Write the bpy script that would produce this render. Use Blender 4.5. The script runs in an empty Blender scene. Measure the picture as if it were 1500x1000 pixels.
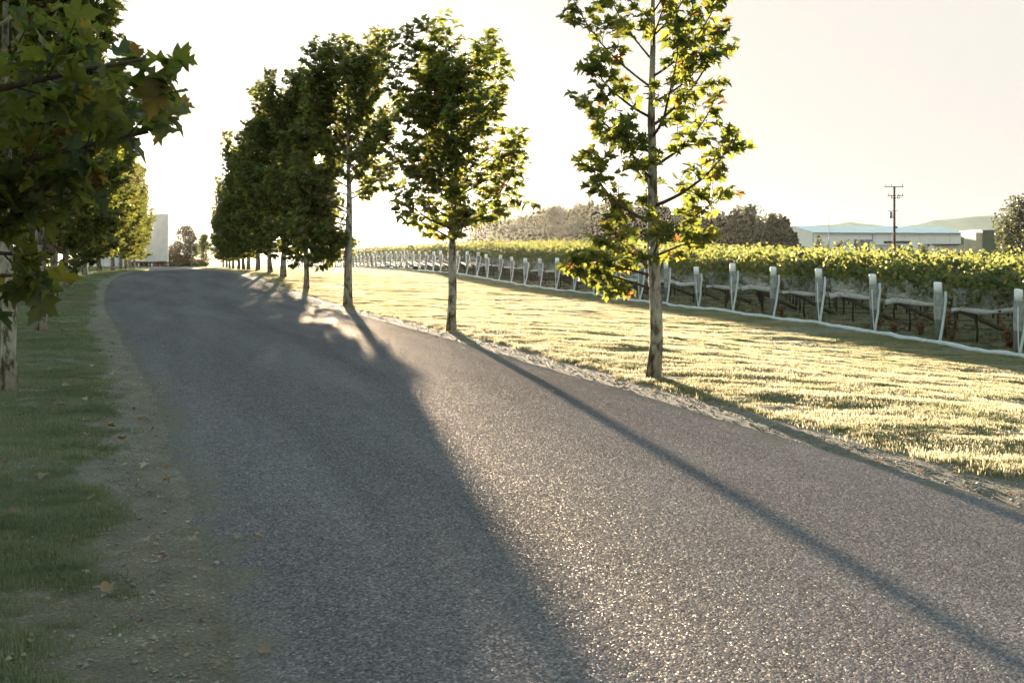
import bpy, math
import numpy as np
from mathutils import Vector, Matrix

# ------------------------------------------------------------------ camera
SC = bpy.context.scene
COL = SC.collection
EYE = 1.65
FPX, CX, HY = 1800.0, 750.0, 370.0        # focal length, centre and eye-level line of the photograph (px of 1500)
cam_d = bpy.data.cameras.new('camera')
cam = bpy.data.objects.new('camera', cam_d); COL.objects.link(cam)
cam.location = (0, 0, EYE); cam.rotation_euler = (math.pi / 2, 0, 0)
cam_d.sensor_width = 36.0; cam_d.lens = 36.0 * FPX / 1500.0
cam_d.shift_y = -(500.0 - HY) / 1500.0
cam_d.clip_start = 0.1; cam_d.clip_end = 8000
cam_d.dof.use_dof = True; cam_d.dof.focus_distance = 20.0; cam_d.dof.aperture_fstop = 11.0
SC.camera = cam
# ------------------------------------------------------------------ sky, sun, exposure
SUN = Vector(((467 - CX) / FPX, 1.0, (HY - 231) / FPX)).normalized()
SUN_EL = math.asin(SUN.z); SUN_AZ = math.atan2(SUN.x, SUN.y)
world = bpy.data.worlds.new('World'); SC.world = world; world.use_nodes = True
wt = world.node_tree; wt.nodes.clear()
sky = wt.nodes.new('ShaderNodeTexSky'); sky.sky_type = 'NISHITA'; sky.sun_disc = False
sky.sun_elevation = SUN_EL; sky.sun_rotation = SUN_AZ
sky.altitude = 30; sky.air_density = 1.0; sky.dust_density = 1.0; sky.ozone_density = 2.0
bgn = wt.nodes.new('ShaderNodeBackground'); bgn.inputs['Strength'].default_value = 0.15
wo = wt.nodes.new('ShaderNodeOutputWorld')
EXPO = 3.25
# the bright part of the sky rolls off to the cream white the film holds there, all round alike
roll = wt.nodes.new('ShaderNodeVectorMath'); roll.operation = 'MINIMUM'
roll.inputs[1].default_value = tuple(c / 2 ** EXPO / 0.15 for c in (0.925, 0.885, 0.815))
wt.links.new(sky.outputs[0], roll.inputs[0])
wtc = wt.nodes.new('ShaderNodeTexCoord'); dot = wt.nodes.new('ShaderNodeVectorMath'); dot.operation = 'DOT_PRODUCT'
wt.links.new(wtc.outputs['Generated'], dot.inputs[0]); dot.inputs[1].default_value = tuple(SUN)
disc = wt.nodes.new('ShaderNodeMapRange'); disc.inputs['From Min'].default_value = math.cos(0.0052); disc.inputs['From Max'].default_value = math.cos(0.0036)
disc.inputs['To Max'].default_value = 30.0; wt.links.new(dot.outputs['Value'], disc.inputs['Value'])
plus = wt.nodes.new('ShaderNodeVectorMath'); plus.operation = 'ADD'
wt.links.new(roll.outputs[0], plus.inputs[0]); wt.links.new(disc.outputs[0], plus.inputs[1])
wt.links.new(plus.outputs[0], bgn.inputs[0]); wt.links.new(bgn.outputs[0], wo.inputs[0])
sun_d = bpy.data.lights.new('sun', 'SUN'); sun_d.energy = 3.3; sun_d.angle = math.radians(0.5)
sun_d.color = (1.0, 0.81, 0.59)
sun_o = bpy.data.objects.new('sun', sun_d); COL.objects.link(sun_o)
sun_o.rotation_euler = SUN.to_track_quat('Z', 'Y').to_euler(); sun_o.location = (-20, 100, 60)
SC.view_settings.view_transform = 'Standard'; SC.view_settings.look = 'None'
SC.view_settings.gamma = 1.0; SC.view_settings.exposure = EXPO
cy = SC.cycles
cy.max_bounces = 8; cy.transparent_max_bounces = 16; cy.volume_bounces = 0
cy.caustics_reflective = False; cy.caustics_refractive = False; cy.sample_clamp_indirect = 6.0

# ------------------------------------------------------------------ helpers
RNG = np.random.default_rng(7)

def tag(o, label=None, cat=None, group=None, kind=None):
    if label: o['label'] = label
    if cat: o['category'] = cat
    if group: o['group'] = group
    if kind: o['kind'] = kind
    return o

def link(name, data, parent=None, loc=None, rot=None):
    o = bpy.data.objects.new(name, data); COL.objects.link(o)
    if parent is not None: o.parent = parent
    if loc is not None: o.location = loc
    if rot is not None: o.rotation_euler = rot
    return o

def empty(name, loc, rz=0.0, scale=None):
    o = link(name, None, None, loc, (0, 0, rz)); o.empty_display_size = 0.2
    if scale is not None: o.scale = scale
    return o

class MB:
    """collects shapes into ONE mesh"""
    def __init__(s): s.v = []; s.f = []; s.sm = []
    def add(s, vs, fs, smooth=False):
        b = len(s.v); s.v += [tuple(map(float, p)) for p in vs]
        for f in fs: s.f.append(tuple(b + i for i in f)); s.sm.append(smooth)
        return s
    def box(s, c, d, R=None, bev=0.0):
        x, y, z = d[0] / 2, d[1] / 2, d[2] / 2
        P = [(sx * x, sy * y, sz * z) for sz in (-1, 1) for sy in (-1, 1) for sx in (-1, 1)]
        if R is not None: P = [tuple(R @ Vector(p)) for p in P]
        P = [(p[0] + c[0], p[1] + c[1], p[2] + c[2]) for p in P]
        return s.add(P, [(0, 2, 3, 1), (4, 5, 7, 6), (0, 1, 5, 4), (2, 6, 7, 3), (0, 4, 6, 2), (1, 3, 7, 5)])
    def tube(s, pts, rad, sides=8, caps=True, flat=1.0):
        pts = [Vector(p) for p in pts]; n = len(pts)
        if not hasattr(rad, '__len__'): rad = [rad] * n
        up = None; vs = []
        for i, p in enumerate(pts):
            t = (pts[min(i + 1, n - 1)] - pts[max(i - 1, 0)]).normalized()
            if up is None:
                up = Vector((0, 0, 1)) if abs(t.z) < 0.9 else Vector((1, 0, 0))
            a = t.cross(up).normalized(); up = a.cross(t).normalized()
            for k in range(sides):
                w = 2 * math.pi * k / sides
                vs.append(p + (a * math.cos(w) + up * math.sin(w) * flat) * rad[i])
        fs = []
        for i in range(n - 1):
            for k in range(sides):
                k2 = (k + 1) % sides
                fs.append((i * sides + k, i * sides + k2, (i + 1) * sides + k2, (i + 1) * sides + k))
        s.add(vs, fs, True)
        if caps:
            b = len(s.v) - len(vs)
            s.f.append(tuple(b + k for k in reversed(range(sides)))); s.sm.append(False)
            s.f.append(tuple(b + (n - 1) * sides + k for k in range(sides))); s.sm.append(False)
        return s
    def mesh(s, name, mat):
        me = bpy.data.meshes.new(name); me.from_pydata(s.v, [], s.f)
        me.polygons.foreach_set('use_smooth', s.sm); me.materials.append(mat); me.update()
        return me
    def build(s, name, mat, parent=None, loc=None, rot=None):
        return link(name, s.mesh(name, mat), parent, loc, rot)

def np_mesh(name, V, T, mat, attrs=None, smooth=False):
    """fast mesh from numpy vertices and triangles or quads"""
    me = bpy.data.meshes.new(name); k = T.shape[1]
    me.vertices.add(len(V)); me.vertices.foreach_set('co', np.ascontiguousarray(V, dtype=np.float32).ravel())
    me.loops.add(T.size); me.loops.foreach_set('vertex_index', np.ascontiguousarray(T, dtype=np.int32).ravel())
    me.polygons.add(len(T)); me.polygons.foreach_set('loop_start', np.arange(0, T.size, k, dtype=np.int32))
    if smooth: me.polygons.foreach_set('use_smooth', np.ones(len(T), dtype=bool))
    me.update(calc_edges=True)
    for n, a in (attrs or {}).items():
        at = me.attributes.new(n, 'FLOAT', 'POINT'); at.data.foreach_set('value', np.ascontiguousarray(a, dtype=np.float32))
    if mat is not None: me.materials.append(mat)
    return me

# ---- procedural value noise on arrays
_NT = np.random.default_rng(11).random((256, 256)).astype(np.float64)
def vnoise(x, y):
    x = np.asarray(x, float); y = np.asarray(y, float)
    xi = np.floor(x).astype(int); yi = np.floor(y).astype(int)
    fx = x - xi; fy = y - yi; fx = fx * fx * (3 - 2 * fx); fy = fy * fy * (3 - 2 * fy)
    a = _NT[xi % 256, yi % 256]; b = _NT[(xi + 1) % 256, yi % 256]
    c = _NT[xi % 256, (yi + 1) % 256]; d = _NT[(xi + 1) % 256, (yi + 1) % 256]
    return (a + (b - a) * fx) * (1 - fy) + (c + (d - c) * fx) * fy
def fbm(x, y, o=3):
    s = 0; w = 1; t = 0
    for i in range(o):
        s = s + w * vnoise(x * 2 ** i + 17.3 * i, y * 2 ** i + 5.1 * i); t += w; w *= 0.5
    return s / t
def sstep(a, b, x):
    t = np.clip((np.asarray(x, float) - a) / (b - a), 0, 1); return t * t * (3 - 2 * t)

# ------------------------------------------------------------------ materials
def mat(name):
    m = bpy.data.materials.new(name); m.use_nodes = True; nt = m.node_tree
    for n in list(nt.nodes):
        if n.type != 'OUTPUT_MATERIAL': nt.nodes.remove(n)
    out = [n for n in nt.nodes if n.type == 'OUTPUT_MATERIAL'][0]
    return m, nt, out
def N(nt, t, **kw):
    n = nt.nodes.new(t)
    for k, v in kw.items():
        if k in n.inputs: n.inputs[k].default_value = v
        else: setattr(n, k, v)
    return n
def ramp(nt, fac, stops):
    r = nt.nodes.new('ShaderNodeValToRGB'); e = r.color_ramp.elements
    while len(e) < len(stops): e.new(0.5)
    for i, (p, c) in enumerate(stops): e[i].position = p; e[i].color = (*c, 1)
    nt.links.new(fac, r.inputs[0]); return r.outputs[0]
def mixc(nt, fac, a, b, mode='MIX'):
    m = nt.nodes.new('ShaderNodeMix'); m.data_type = 'RGBA'; m.blend_type = mode
    for sock, val in ((m.inputs[0], fac), (m.inputs[6], a), (m.inputs[7], b)):
        if hasattr(val, 'node'): nt.links.new(val, sock)
        elif hasattr(val, '__len__'): sock.default_value = (*val, 1)
        else: sock.default_value = val
    return m.outputs[2]
def math_(nt, op, a, b=None, clamp=False):
    m = nt.nodes.new('ShaderNodeMath'); m.operation = op; m.use_clamp = clamp
    for i, v in enumerate((a, b)):
        if v is None: continue
        if hasattr(v, 'node'): nt.links.new(v, m.inputs[i])
        else: m.inputs[i].default_value = v
    return m.outputs[0]
def coords(nt, scale=(1, 1, 1), obj=False):
    tc = nt.nodes.new('ShaderNodeTexCoord') if obj else nt.nodes.new('ShaderNodeNewGeometry')
    mp = nt.nodes.new('ShaderNodeMapping'); mp.inputs['Scale'].default_value = scale
    nt.links.new(tc.outputs['Object' if obj else 'Position'], mp.inputs[0]); return mp.outputs[0]
def noise(nt, co, scale, detail=3.0, rough=0.55):
    n = N(nt, 'ShaderNodeTexNoise', Scale=scale, Detail=detail, Roughness=rough)
    nt.links.new(co, n.inputs['Vector']); return n.outputs['Fac']
def bump(nt, h, strength, dist, prev=None):
    b = N(nt, 'ShaderNodeBump', Strength=strength, Distance=dist); nt.links.new(h, b.inputs['Height'])
    if prev is not None: nt.links.new(prev, b.inputs['Normal'])
    return b.outputs[0]
def principled(nt, out, color, rough=0.8, spec=0.3, normal=None):
    p = N(nt, 'ShaderNodeBsdfPrincipled'); p.inputs['Roughness'].default_value = rough
    p.inputs['Specular IOR Level'].default_value = spec
    if hasattr(color, 'node'): nt.links.new(color, p.inputs['Base Color'])
    else: p.inputs['Base Color'].default_value = (*color, 1)
    if normal is not None: nt.links.new(normal, p.inputs['Normal'])
    if out is not None: nt.links.new(p.outputs[0], out.inputs[0])
    return p

def simple(name, c, rough=0.7, var=0.25, scale=6.0, bumpy=0.0, spec=0.3, obj=True):
    m, nt, out = mat(name); co = coords(nt, obj=obj)
    n = noise(nt, co, scale, 4)
    a = tuple(x * (1 - var) for x in c); b = tuple(min(1, x * (1 + var)) for x in c)
    col = ramp(nt, n, [(0.3, a), (0.7, b)])
    nb = bump(nt, n, bumpy, 0.02) if bumpy else None
    principled(nt, out, col, rough, spec, nb); return m

def leaf_mat(name, stops, tstops, trans=0.45, rough=0.45, patch=0.0):
    """thin leaf: diffuse/gloss front and light passing through; colour differs leaf by leaf"""
    m, nt, out = mat(name)
    at = N(nt, 'ShaderNodeAttribute', attribute_name='rnd'); oi = nt.nodes.new('ShaderNodeObjectInfo')
    f = math_(nt, 'FRACT', math_(nt, 'ADD', at.outputs['Fac'], oi.outputs['Random']))
    if patch:       # drier and greener patches across the ground
        pn = noise(nt, coords(nt, (0.8, 1.3, 1)), 0.9, 4)
        f = math_(nt, 'ADD', math_(nt, 'MULTIPLY', f, 1 - patch), math_(nt, 'MULTIPLY', ramp(nt, pn, [(0.35, (0, 0, 0)), (0.65, (1, 1, 1))]), patch), True)
    col = ramp(nt, f, stops); tcol = ramp(nt, f, tstops)
    p = principled(nt, None, col, rough, 0.35)
    t = nt.nodes.new('ShaderNodeBsdfTranslucent'); nt.links.new(tcol, t.inputs[0])
    mx = nt.nodes.new('ShaderNodeMixShader'); mx.inputs[0].default_value = trans
    nt.links.new(p.outputs[0], mx.inputs[1]); nt.links.new(t.outputs[0], mx.inputs[2])
    nt.links.new(mx.outputs[0], out.inputs[0]); return m

M = {}
GR = [(p_, (1.4 * c_[0], 1.22 * c_[1], 1.7 * c_[2])) for p_, c_ in [(0.0, (0.030, 0.050, 0.014)), (0.45, (0.050, 0.078, 0.020)), (0.92, (0.075, 0.098, 0.022)), (0.965, (0.12, 0.095, 0.022)), (1.0, (0.11, 0.045, 0.022))]]
GT = [(0.0, (0.17, 0.21, 0.035)), (0.45, (0.25, 0.28, 0.04)), (0.92, (0.36, 0.35, 0.05)), (0.965, (0.42, 0.30, 0.05)), (1.0, (0.32, 0.11, 0.04))]
M['leaf'] = leaf_mat('plane_leaf', GR, GT, 0.45)
M['leaf_near'] = leaf_mat('plane_leaf_young', [(p, tuple(x * 0.9 for x in c)) for p, c in GR], GT, 0.5)
M['vine'] = leaf_mat('vine_leaf', [(0, (0.05, 0.072, 0.025)), (0.5, (0.085, 0.11, 0.035)), (0.9, (0.13, 0.14, 0.045)), (1, (0.17, 0.14, 0.05))],
                     [(0, (0.17, 0.22, 0.055)), (0.5, (0.30, 0.32, 0.085)), (0.9, (0.46, 0.43, 0.12)), (1, (0.52, 0.41, 0.13))], 0.42)
M['copper'] = leaf_mat('copper_leaf', [(0, (0.030, 0.029, 0.019)), (1, (0.055, 0.044, 0.028))], [(0, (0.06, 0.05, 0.02)), (1, (0.10, 0.07, 0.03))], 0.2)
M['far_leaf'] = leaf_mat('far_leaf', [(0, (0.045, 0.062, 0.034)), (1, (0.08, 0.10, 0.052))], [(0, (0.12, 0.13, 0.05)), (1, (0.2, 0.2, 0.08))], 0.3)
M['hedge'] = leaf_mat('hedge_leaf', [(0, (0.03, 0.05, 0.015)), (1, (0.06, 0.08, 0.02))], [(0, (0.14, 0.2, 0.03)), (1, (0.25, 0.28, 0.04))], 0.35)
M['red_shrub'] = leaf_mat('red_shrub_leaf', [(0, (0.06, 0.03, 0.015)), (1, (0.12, 0.055, 0.025))], [(0, (0.2, 0.08, 0.03)), (1, (0.3, 0.14, 0.04))], 0.35)
M['grass'] = leaf_mat('grass_blade', [(0, (0.065, 0.08, 0.032)), (0.5, (0.13, 0.135, 0.06)), (0.8, (0.22, 0.20, 0.105)), (1, (0.32, 0.275, 0.17))],
                      [(0, (0.30, 0.30, 0.16)), (0.5, (0.52, 0.475, 0.30)), (0.8, (0.68, 0.60, 0.42)), (1, (0.78, 0.68, 0.51))], 0.58, 0.6, 0.55)
M['verge_grass'] = leaf_mat('verge_grass_blade', [(0, (0.06, 0.072, 0.05)), (0.4, (0.15, 0.168, 0.122)), (0.75, (0.26, 0.268, 0.205)), (1, (0.38, 0.29, 0.19))], [(0, (0.14, 0.2, 0.06)), (0.6, (0.22, 0.27, 0.09)), (1, (0.35, 0.3, 0.12))], 0.4, 0.6, 0.5)
M['weed'] = leaf_mat('dry_weed', [(0, (0.12, 0.06, 0.03)), (1, (0.20, 0.11, 0.055))], [(0, (0.2, 0.09, 0.04)), (1, (0.35, 0.18, 0.07))], 0.3)
M['dead_leaf'] = leaf_mat('fallen_leaf', [(0, (0.16, 0.09, 0.045)), (0.5, (0.28, 0.20, 0.12)), (1, (0.42, 0.35, 0.24))], [(0, (0.3, 0.12, 0.04)), (1, (0.45, 0.3, 0.1))], 0.25)

def bark():
    m, nt, out = mat('plane_bark'); co = coords(nt, (1, 1, 0.45), obj=True)
    n = noise(nt, co, 9, 3); n2 = noise(nt, co, 26, 4)
    f = math_(nt, 'ADD', math_(nt, 'MULTIPLY', n, 0.75), math_(nt, 'MULTIPLY', n2, 0.25))
    col = ramp(nt, f, [(0.36, (0.055, 0.042, 0.03)), (0.44, (0.12, 0.10, 0.075)), (0.5, (0.30, 0.28, 0.22)), (0.62, (0.42, 0.40, 0.33))])
    principled(nt, out, col, 0.85, 0.2, bump(nt, f, 0.6, 0.02)); return m
M['bark'] = bark()
M['twig'] = simple('twig_bark', (0.075, 0.055, 0.038), 0.85, 0.4, 30, 0.3)

def asphalt():
    m, nt, out = mat('chip_seal'); co = coords(nt)
    v = N(nt, 'ShaderNodeTexVoronoi', Scale=92.0); nt.links.new(co, v.inputs['Vector'])
    v2 = N(nt, 'ShaderNodeTexVoronoi', Scale=34.0); nt.links.new(co, v2.inputs['Vector'])
    s0 = nt.nodes.new('ShaderNodeMapping'); s0.inputs['Rotation'].default_value = (0, 0, -0.29); sh = nt.nodes.new('ShaderNodeMapping'); sh.inputs['Scale'].default_value = (1.0, 0.09, 1)
    ge = nt.nodes.new('ShaderNodeNewGeometry'); nt.links.new(ge.outputs['Position'], s0.inputs[0]); nt.links.new(s0.outputs[0], sh.inputs[0]); big = noise(nt, sh.outputs[0], 1.0, 5, 0.6); mid = noise(nt, co, 7, 3); fine = noise(nt, co, 140, 2)
    stone = ramp(nt, v.outputs['Color'], [(0.0, (0.062, 0.056, 0.066)), (0.45, (0.124, 0.112, 0.131)), (0.8, (0.195, 0.176, 0.197)), (1.0, (0.38, 0.34, 0.345))])
    col = mixc(nt, 1.0, stone, ramp(nt, big, [(0.32, (0.72, 0.72, 0.74)), (0.5, (0.98, 0.98, 0.98)), (0.68, (1.28, 1.26, 1.22))]), 'MULTIPLY')
    col = mixc(nt, 1.0, col, ramp(nt, mid, [(0.3, (0.9, 0.9, 0.9)), (0.7, (1.1, 1.1, 1.1))]), 'MULTIPLY')
    ed = N(nt, 'ShaderNodeAttribute', attribute_name='edge').outputs['Fac']
    dn = noise(nt, co, 2.2, 5, 0.65)
    df = math_(nt, 'SUBTRACT', math_(nt, 'MULTIPLY', dn, 1.5), math_(nt, 'ADD', math_(nt, 'MULTIPLY', ed, 1.05), 0.34))
    df = math_(nt, 'MULTIPLY', df, 2.6, True)
    dust = ramp(nt, noise(nt, coords(nt, (1, 2.2, 1)), 42, 6, 0.7), [(0.28, (0.085, 0.074, 0.062)), (0.5, (0.19, 0.167, 0.14)), (0.72, (0.38, 0.335, 0.27))])
    col = mixc(nt, df, col, dust)
    sp = nt.nodes.new('ShaderNodeSeparateColor'); nt.links.new(v.outputs['Color'], sp.inputs[0])
    h1 = math_(nt, 'SUBTRACT', 1.0, v.outputs['Distance']); h2 = math_(nt, 'SUBTRACT', 1.0, v2.outputs['Distance'])
    b = bump(nt, h2, 0.5, 0.014); b = bump(nt, sp.outputs[2], 0.55, 0.010, b); b = bump(nt, h1, 0.8, 0.009, b); b = bump(nt, noise(nt, co, 18, 4), 0.3, 0.015, b)
    dif = N(nt, 'ShaderNodeBsdfDiffuse', Roughness=0.6); nt.links.new(col, dif.inputs['Color']); nt.links.new(b, dif.inputs['Normal'])
    gl = N(nt, 'ShaderNodeBsdfGlossy', Roughness=0.62); gl.inputs['Color'].default_value = (0.95, 0.86, 0.75, 1); nt.links.new(b, gl.inputs['Normal'])
    nt.links.new(ramp(nt, sp.outputs[1], [(0.0, (0.72, 0.72, 0.72)), (0.85, (0.62, 0.62, 0.62)), (0.94, (0.42, 0.42, 0.42))]), gl.inputs['Roughness'])
    mx = nt.nodes.new('ShaderNodeMixShader'); gw = ramp(nt, sp.outputs[1], [(0.0, (0.02, 0.02, 0.02)), (0.55, (0.048, 0.048, 0.048)), (0.86, (0.058, 0.058, 0.058)), (0.95, (0.13, 0.13, 0.13))])
    nt.links.new(math_(nt, 'MULTIPLY', math_(nt, 'SUBTRACT', 1.0, df), gw), mx.inputs[0])
    nt.links.new(dif.outputs[0], mx.inputs[1]); nt.links.new(gl.outputs[0], mx.inputs[2]); nt.links.new(mx.outputs[0], out.inputs[0]); return m
M['asphalt'] = asphalt()

def ground_mat():
    m, nt, out = mat('ground_soil_and_turf'); co = coords(nt)
    d = N(nt, 'ShaderNodeAttribute', attribute_name='dirt').outputs['Fac']
    vy = N(nt, 'ShaderNodeAttribute', attribute_name='vines').outputs['Fac']
    n = noise(nt, co, 3, 5); n2 = noise(nt, coords(nt, (1, 2.2, 1)), 42, 6, 0.7); n3 = noise(nt, coords(nt, (1, 1, 1)), 0.35, 3)
    turf = ramp(nt, n2, [(0.3, (0.06, 0.065, 0.032)), (0.55, (0.145, 0.145, 0.07)), (0.75, (0.25, 0.225, 0.13))])
    turf = mixc(nt, 1.0, turf, ramp(nt, n3, [(0.3, (0.85, 0.9, 0.8)), (0.7, (1.15, 1.08, 1.05))]), 'MULTIPLY')
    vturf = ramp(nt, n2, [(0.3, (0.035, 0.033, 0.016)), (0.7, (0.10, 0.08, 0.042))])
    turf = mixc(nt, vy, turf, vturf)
    soil = ramp(nt, n2, [(0.25, (0.085, 0.072, 0.060)), (0.5, (0.19, 0.165, 0.138)), (0.72, (0.38, 0.335, 0.27))])
    soil = mixc(nt, 1.0, soil, ramp(nt, n, [(0.3, (0.85, 0.85, 0.87)), (0.7, (1.3, 1.27, 1.25))]), 'MULTIPLY')
    f = math_(nt, 'ADD', d, math_(nt, 'MULTIPLY', math_(nt, 'SUBTRACT', n, 0.5), 0.5))
    f = math_(nt, 'SMOOTH_MIN', math_(nt, 'MULTIPLY', math_(nt, 'SUBTRACT', f, 0.3), 2.5, True), 1.0)
    col = mixc(nt, f, turf, soil)
    b = bump(nt, n2, 1.0, 0.02); b = bump(nt, n, 0.6, 0.05, b)
    principled(nt, out, col, 0.95, 0.1, b); return m
M['ground'] = ground_mat()
M['stone'] = simple('gravel_stone', (0.27, 0.25, 0.225), 0.8, 0.5, 3.0, obj=False)
M['kerb'] = simple('pale_kerb', (0.5, 0.49, 0.46), 0.85, 0.1, 2.0)
M['post_wood'] = None
def wood(name, c, scale=4):
    m, nt, out = mat(name); co = coords(nt, (scale * 3, scale * 3, scale * 0.35), obj=True)
    n = noise(nt, co, 3, 6, 0.7); n2 = noise(nt, coords(nt, obj=True), 6, 3)
    f = math_(nt, 'ADD', math_(nt, 'MULTIPLY', n, 0.7), math_(nt, 'MULTIPLY', n2, 0.3))
    col = ramp(nt, f, [(0.3, tuple(x * 0.45 for x in c)), (0.5, c), (0.7, tuple(x * 1.4 for x in c))])
    principled(nt, out, col, 0.9, 0.15, bump(nt, f, 0.6, 0.012)); return m
M['post_wood'] = wood('weathered_post', (0.17, 0.175, 0.165))
M['brace_wood'] = wood('brace_wood', (0.13, 0.115, 0.095))
M['pole_wood'] = wood('pole_wood', (0.10, 0.085, 0.065), 1)
M['white_paint'] = simple('white_post_paint', (0.84, 0.85, 0.85), 0.6, 0.10, 14, 0.2)
M['vine_wood'] = simple('vine_trunk', (0.05, 0.036, 0.027), 0.95, 0.4, 20, 0.5)
M['wire'] = simple('wire', (0.28, 0.28, 0.27), 0.45, 0.1, 5)
M['drip'] = simple('drip_hose', (0.02, 0.02, 0.02), 0.6, 0.2, 5)
M['metal_dark'] = simple('dark_metal', (0.06, 0.06, 0.058), 0.5, 0.2, 4)
M['metal_grey'] = simple('grey_metal', (0.30, 0.31, 0.31), 0.45, 0.15, 4)

def net_mat(name, opaque, c=(0.84, 0.88, 0.90)):
    m, nt, out = mat(name); co = coords(nt, (1, 1, 1))
    n = noise(nt, co, 5, 3); n2 = noise(nt, coords(nt, (30, 30, 6)), 1, 2)
    f = math_(nt, 'ADD', math_(nt, 'MULTIPLY', n, 0.6), math_(nt, 'MULTIPLY', n2, 0.4))
    d = N(nt, 'ShaderNodeBsdfDiffuse'); d.inputs[0].default_value = (*c, 1)
    t = N(nt, 'ShaderNodeBsdfTranslucent'); t.inputs[0].default_value = (*c, 1)
    mx = nt.nodes.new('ShaderNodeMixShader'); mx.inputs[0].default_value = 0.4
    nt.links.new(d.outputs[0], mx.inputs[1]); nt.links.new(t.outputs[0], mx.inputs[2])
    tr = nt.nodes.new('ShaderNodeBsdfTransparent')
    mm = nt.nodes.new('ShaderNodeMixShader')
    fac = math_(nt, 'ADD', math_(nt, 'MULTIPLY', math_(nt, 'SUBTRACT', f, 0.5), 1.1), opaque, True)
    nt.links.new(fac, mm.inputs[0]); nt.links.new(tr.outputs[0], mm.inputs[1]); nt.links.new(mx.outputs[0], mm.inputs[2])
    nt.links.new(mm.outputs[0], out.inputs[0]); return m
M['net'] = net_mat('bird_net', 0.30)
M['net_thick'] = net_mat('bunched_bird_net', 0.97, (0.88, 0.91, 0.93))
M['net_wrap'] = net_mat('post_bird_net', 0.40, (0.85, 0.88, 0.9))

# ------------------------------------------------------------------ terrain
def table(pts, sigma):
    ys = np.arange(-20, 420, 0.5); v = np.interp(ys, [p[0] for p in pts], [p[1] for p in pts])
    k = np.arange(-40, 41) * 0.5; g = np.exp(-(k / sigma) ** 2 / 2); g /= g.sum()
    v = np.convolve(np.pad(v, 40, mode='edge'), g, mode='valid')
    return lambda y: np.interp(y, ys, v)
P_ = table([(0, 1.65), (15, 1.62), (25, 1.60), (40, 1.75), (55, 1.65), (71, 1.37), (83, 1.36), (97, 1.46), (112, 1.65), (124, 1.83), (138, 1.98), (154, 2.12), (168, 2.22), (182, 2.30), (200, 2.40), (400, 2.6)], 3)
F_ = table([(15, 2.7), (28, 2.42), (31, 2.30), (34, 2.24), (40, 2.13), (46, 2.12), (67, 1.93), (86, 1.54), (98, 1.52), (123, 1.57), (139, 1.75), (168, 2.1), (200, 2.35), (400, 2.6)], 3)
EDGE_R = table([(0, 5.66), (8, 5.66), (16, 5.62), (24, 5.55), (40, 5.65), (70, 5.25), (120, 5.2), (180, 5.2), (196, 6.5), (420, 9)], 4)      # in u = X + 0.29 Y
EDGE_L = table([(0, 0.40), (4.7, 0.27), (9, 0.11), (14, -0.1), (25, -0.85), (36.6, -1.6), (46.8, -2.1), (61, -2.5), (77.6, -2.1), (117, -0.9), (180, -0.8), (196, -5), (206, -18), (420, -20)], 3)
def fence_x(Y): return 18.9 - 0.2611 * np.asarray(Y, float)
def verges(X, Y):
    u = X + 0.29 * Y; dr = u - EDGE_R(Y); dl = EDGE_L(Y) - u
    n = fbm(X * 0.9 + 3, Y * 0.9, 3) - 0.5; n2 = fbm(X * 3.1 + 9, Y * 3.1, 2) - 0.5
    vr = 0.42 + 0.35 * n + 0.15 * n2 + 0.006 * np.clip(Y - 30, 0, 100)
    vl = 0.47 + 0.7 * n + 0.3 * n2 - 0.15 * sstep(25, 45, Y)
    return dr, dl, np.maximum(dr - vr, dl - vl)       # last one > 0 on turf
def base(X, Y):
    X = np.asarray(X, float); Y = np.asarray(Y, float)
    u = X + 0.29 * Y; er = EDGE_R(Y); t = sstep(0.0, 1.0, (u - er - 0.5) / np.maximum(fence_x(Y) + 0.29 * Y - er - 0.5, 1))
    drop = P_(Y) * (1 - t) + F_(Y) * t
    drop = drop + np.clip(0.042 * (X - np.maximum(6, fence_x(Y) + 3)), 0, 2.0) * sstep(2, 8, u - er)
    far = sstep(210, 420, np.hypot(X, Y)); drop = drop * (1 - far) + 2.5 * far
    return EYE - drop
def ground_z(X, Y):
    X = np.asarray(X, float); Y = np.asarray(Y, float)
    z = base(X, Y); dr, dl, turf = verges(X, Y)
    off = sstep(-0.05, 0.22, turf)
    z = z + off * (0.035 + 0.10 * (fbm(X * 0.55, Y * 0.8 + 4, 3) - 0.5) + 0.055 * (fbm(X * 1.7 + 7, Y * 2.9, 3) - 0.5) + 0.03 * (vnoise(X * 4.1, Y * 4.7) - 0.5))
    z = z + (1 - off) * (0.012 + 0.02 * (fbm(X * 3, Y * 3, 2) - 0.5)) * (np.maximum(dr, dl) > 0)
    return z - 0.09 * sstep(0.02, 0.5, np.minimum(-dr, -dl))
def gz(x, y): return float(ground_z(np.array([x]), np.array([y]))[0])

TREES_R = [(15.6, 957), (25, 661), (40, 509.5), (55, 448.6), (71, 415), (83, 396), (97, 377.6), (112, 364), (124, 357), (138, 349.6), (153, 341.6), (167, 336.6), (180, 332), (193, 327)]
TREES_L = [(14.3, 13), (24.8, 62), (41.9, 80), (56, 94), (74, 124), (87, 145.5), (98, 165), (108, 176), (118, 185), (130, 191), (142, 197)]
TR = [((x - CX) / FPX * Y, Y) for Y, x in TREES_R]; TL = [((x - CX) / FPX * Y, Y) for Y, x in TREES_L]
T0L = (-3.35, 5.0)

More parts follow.
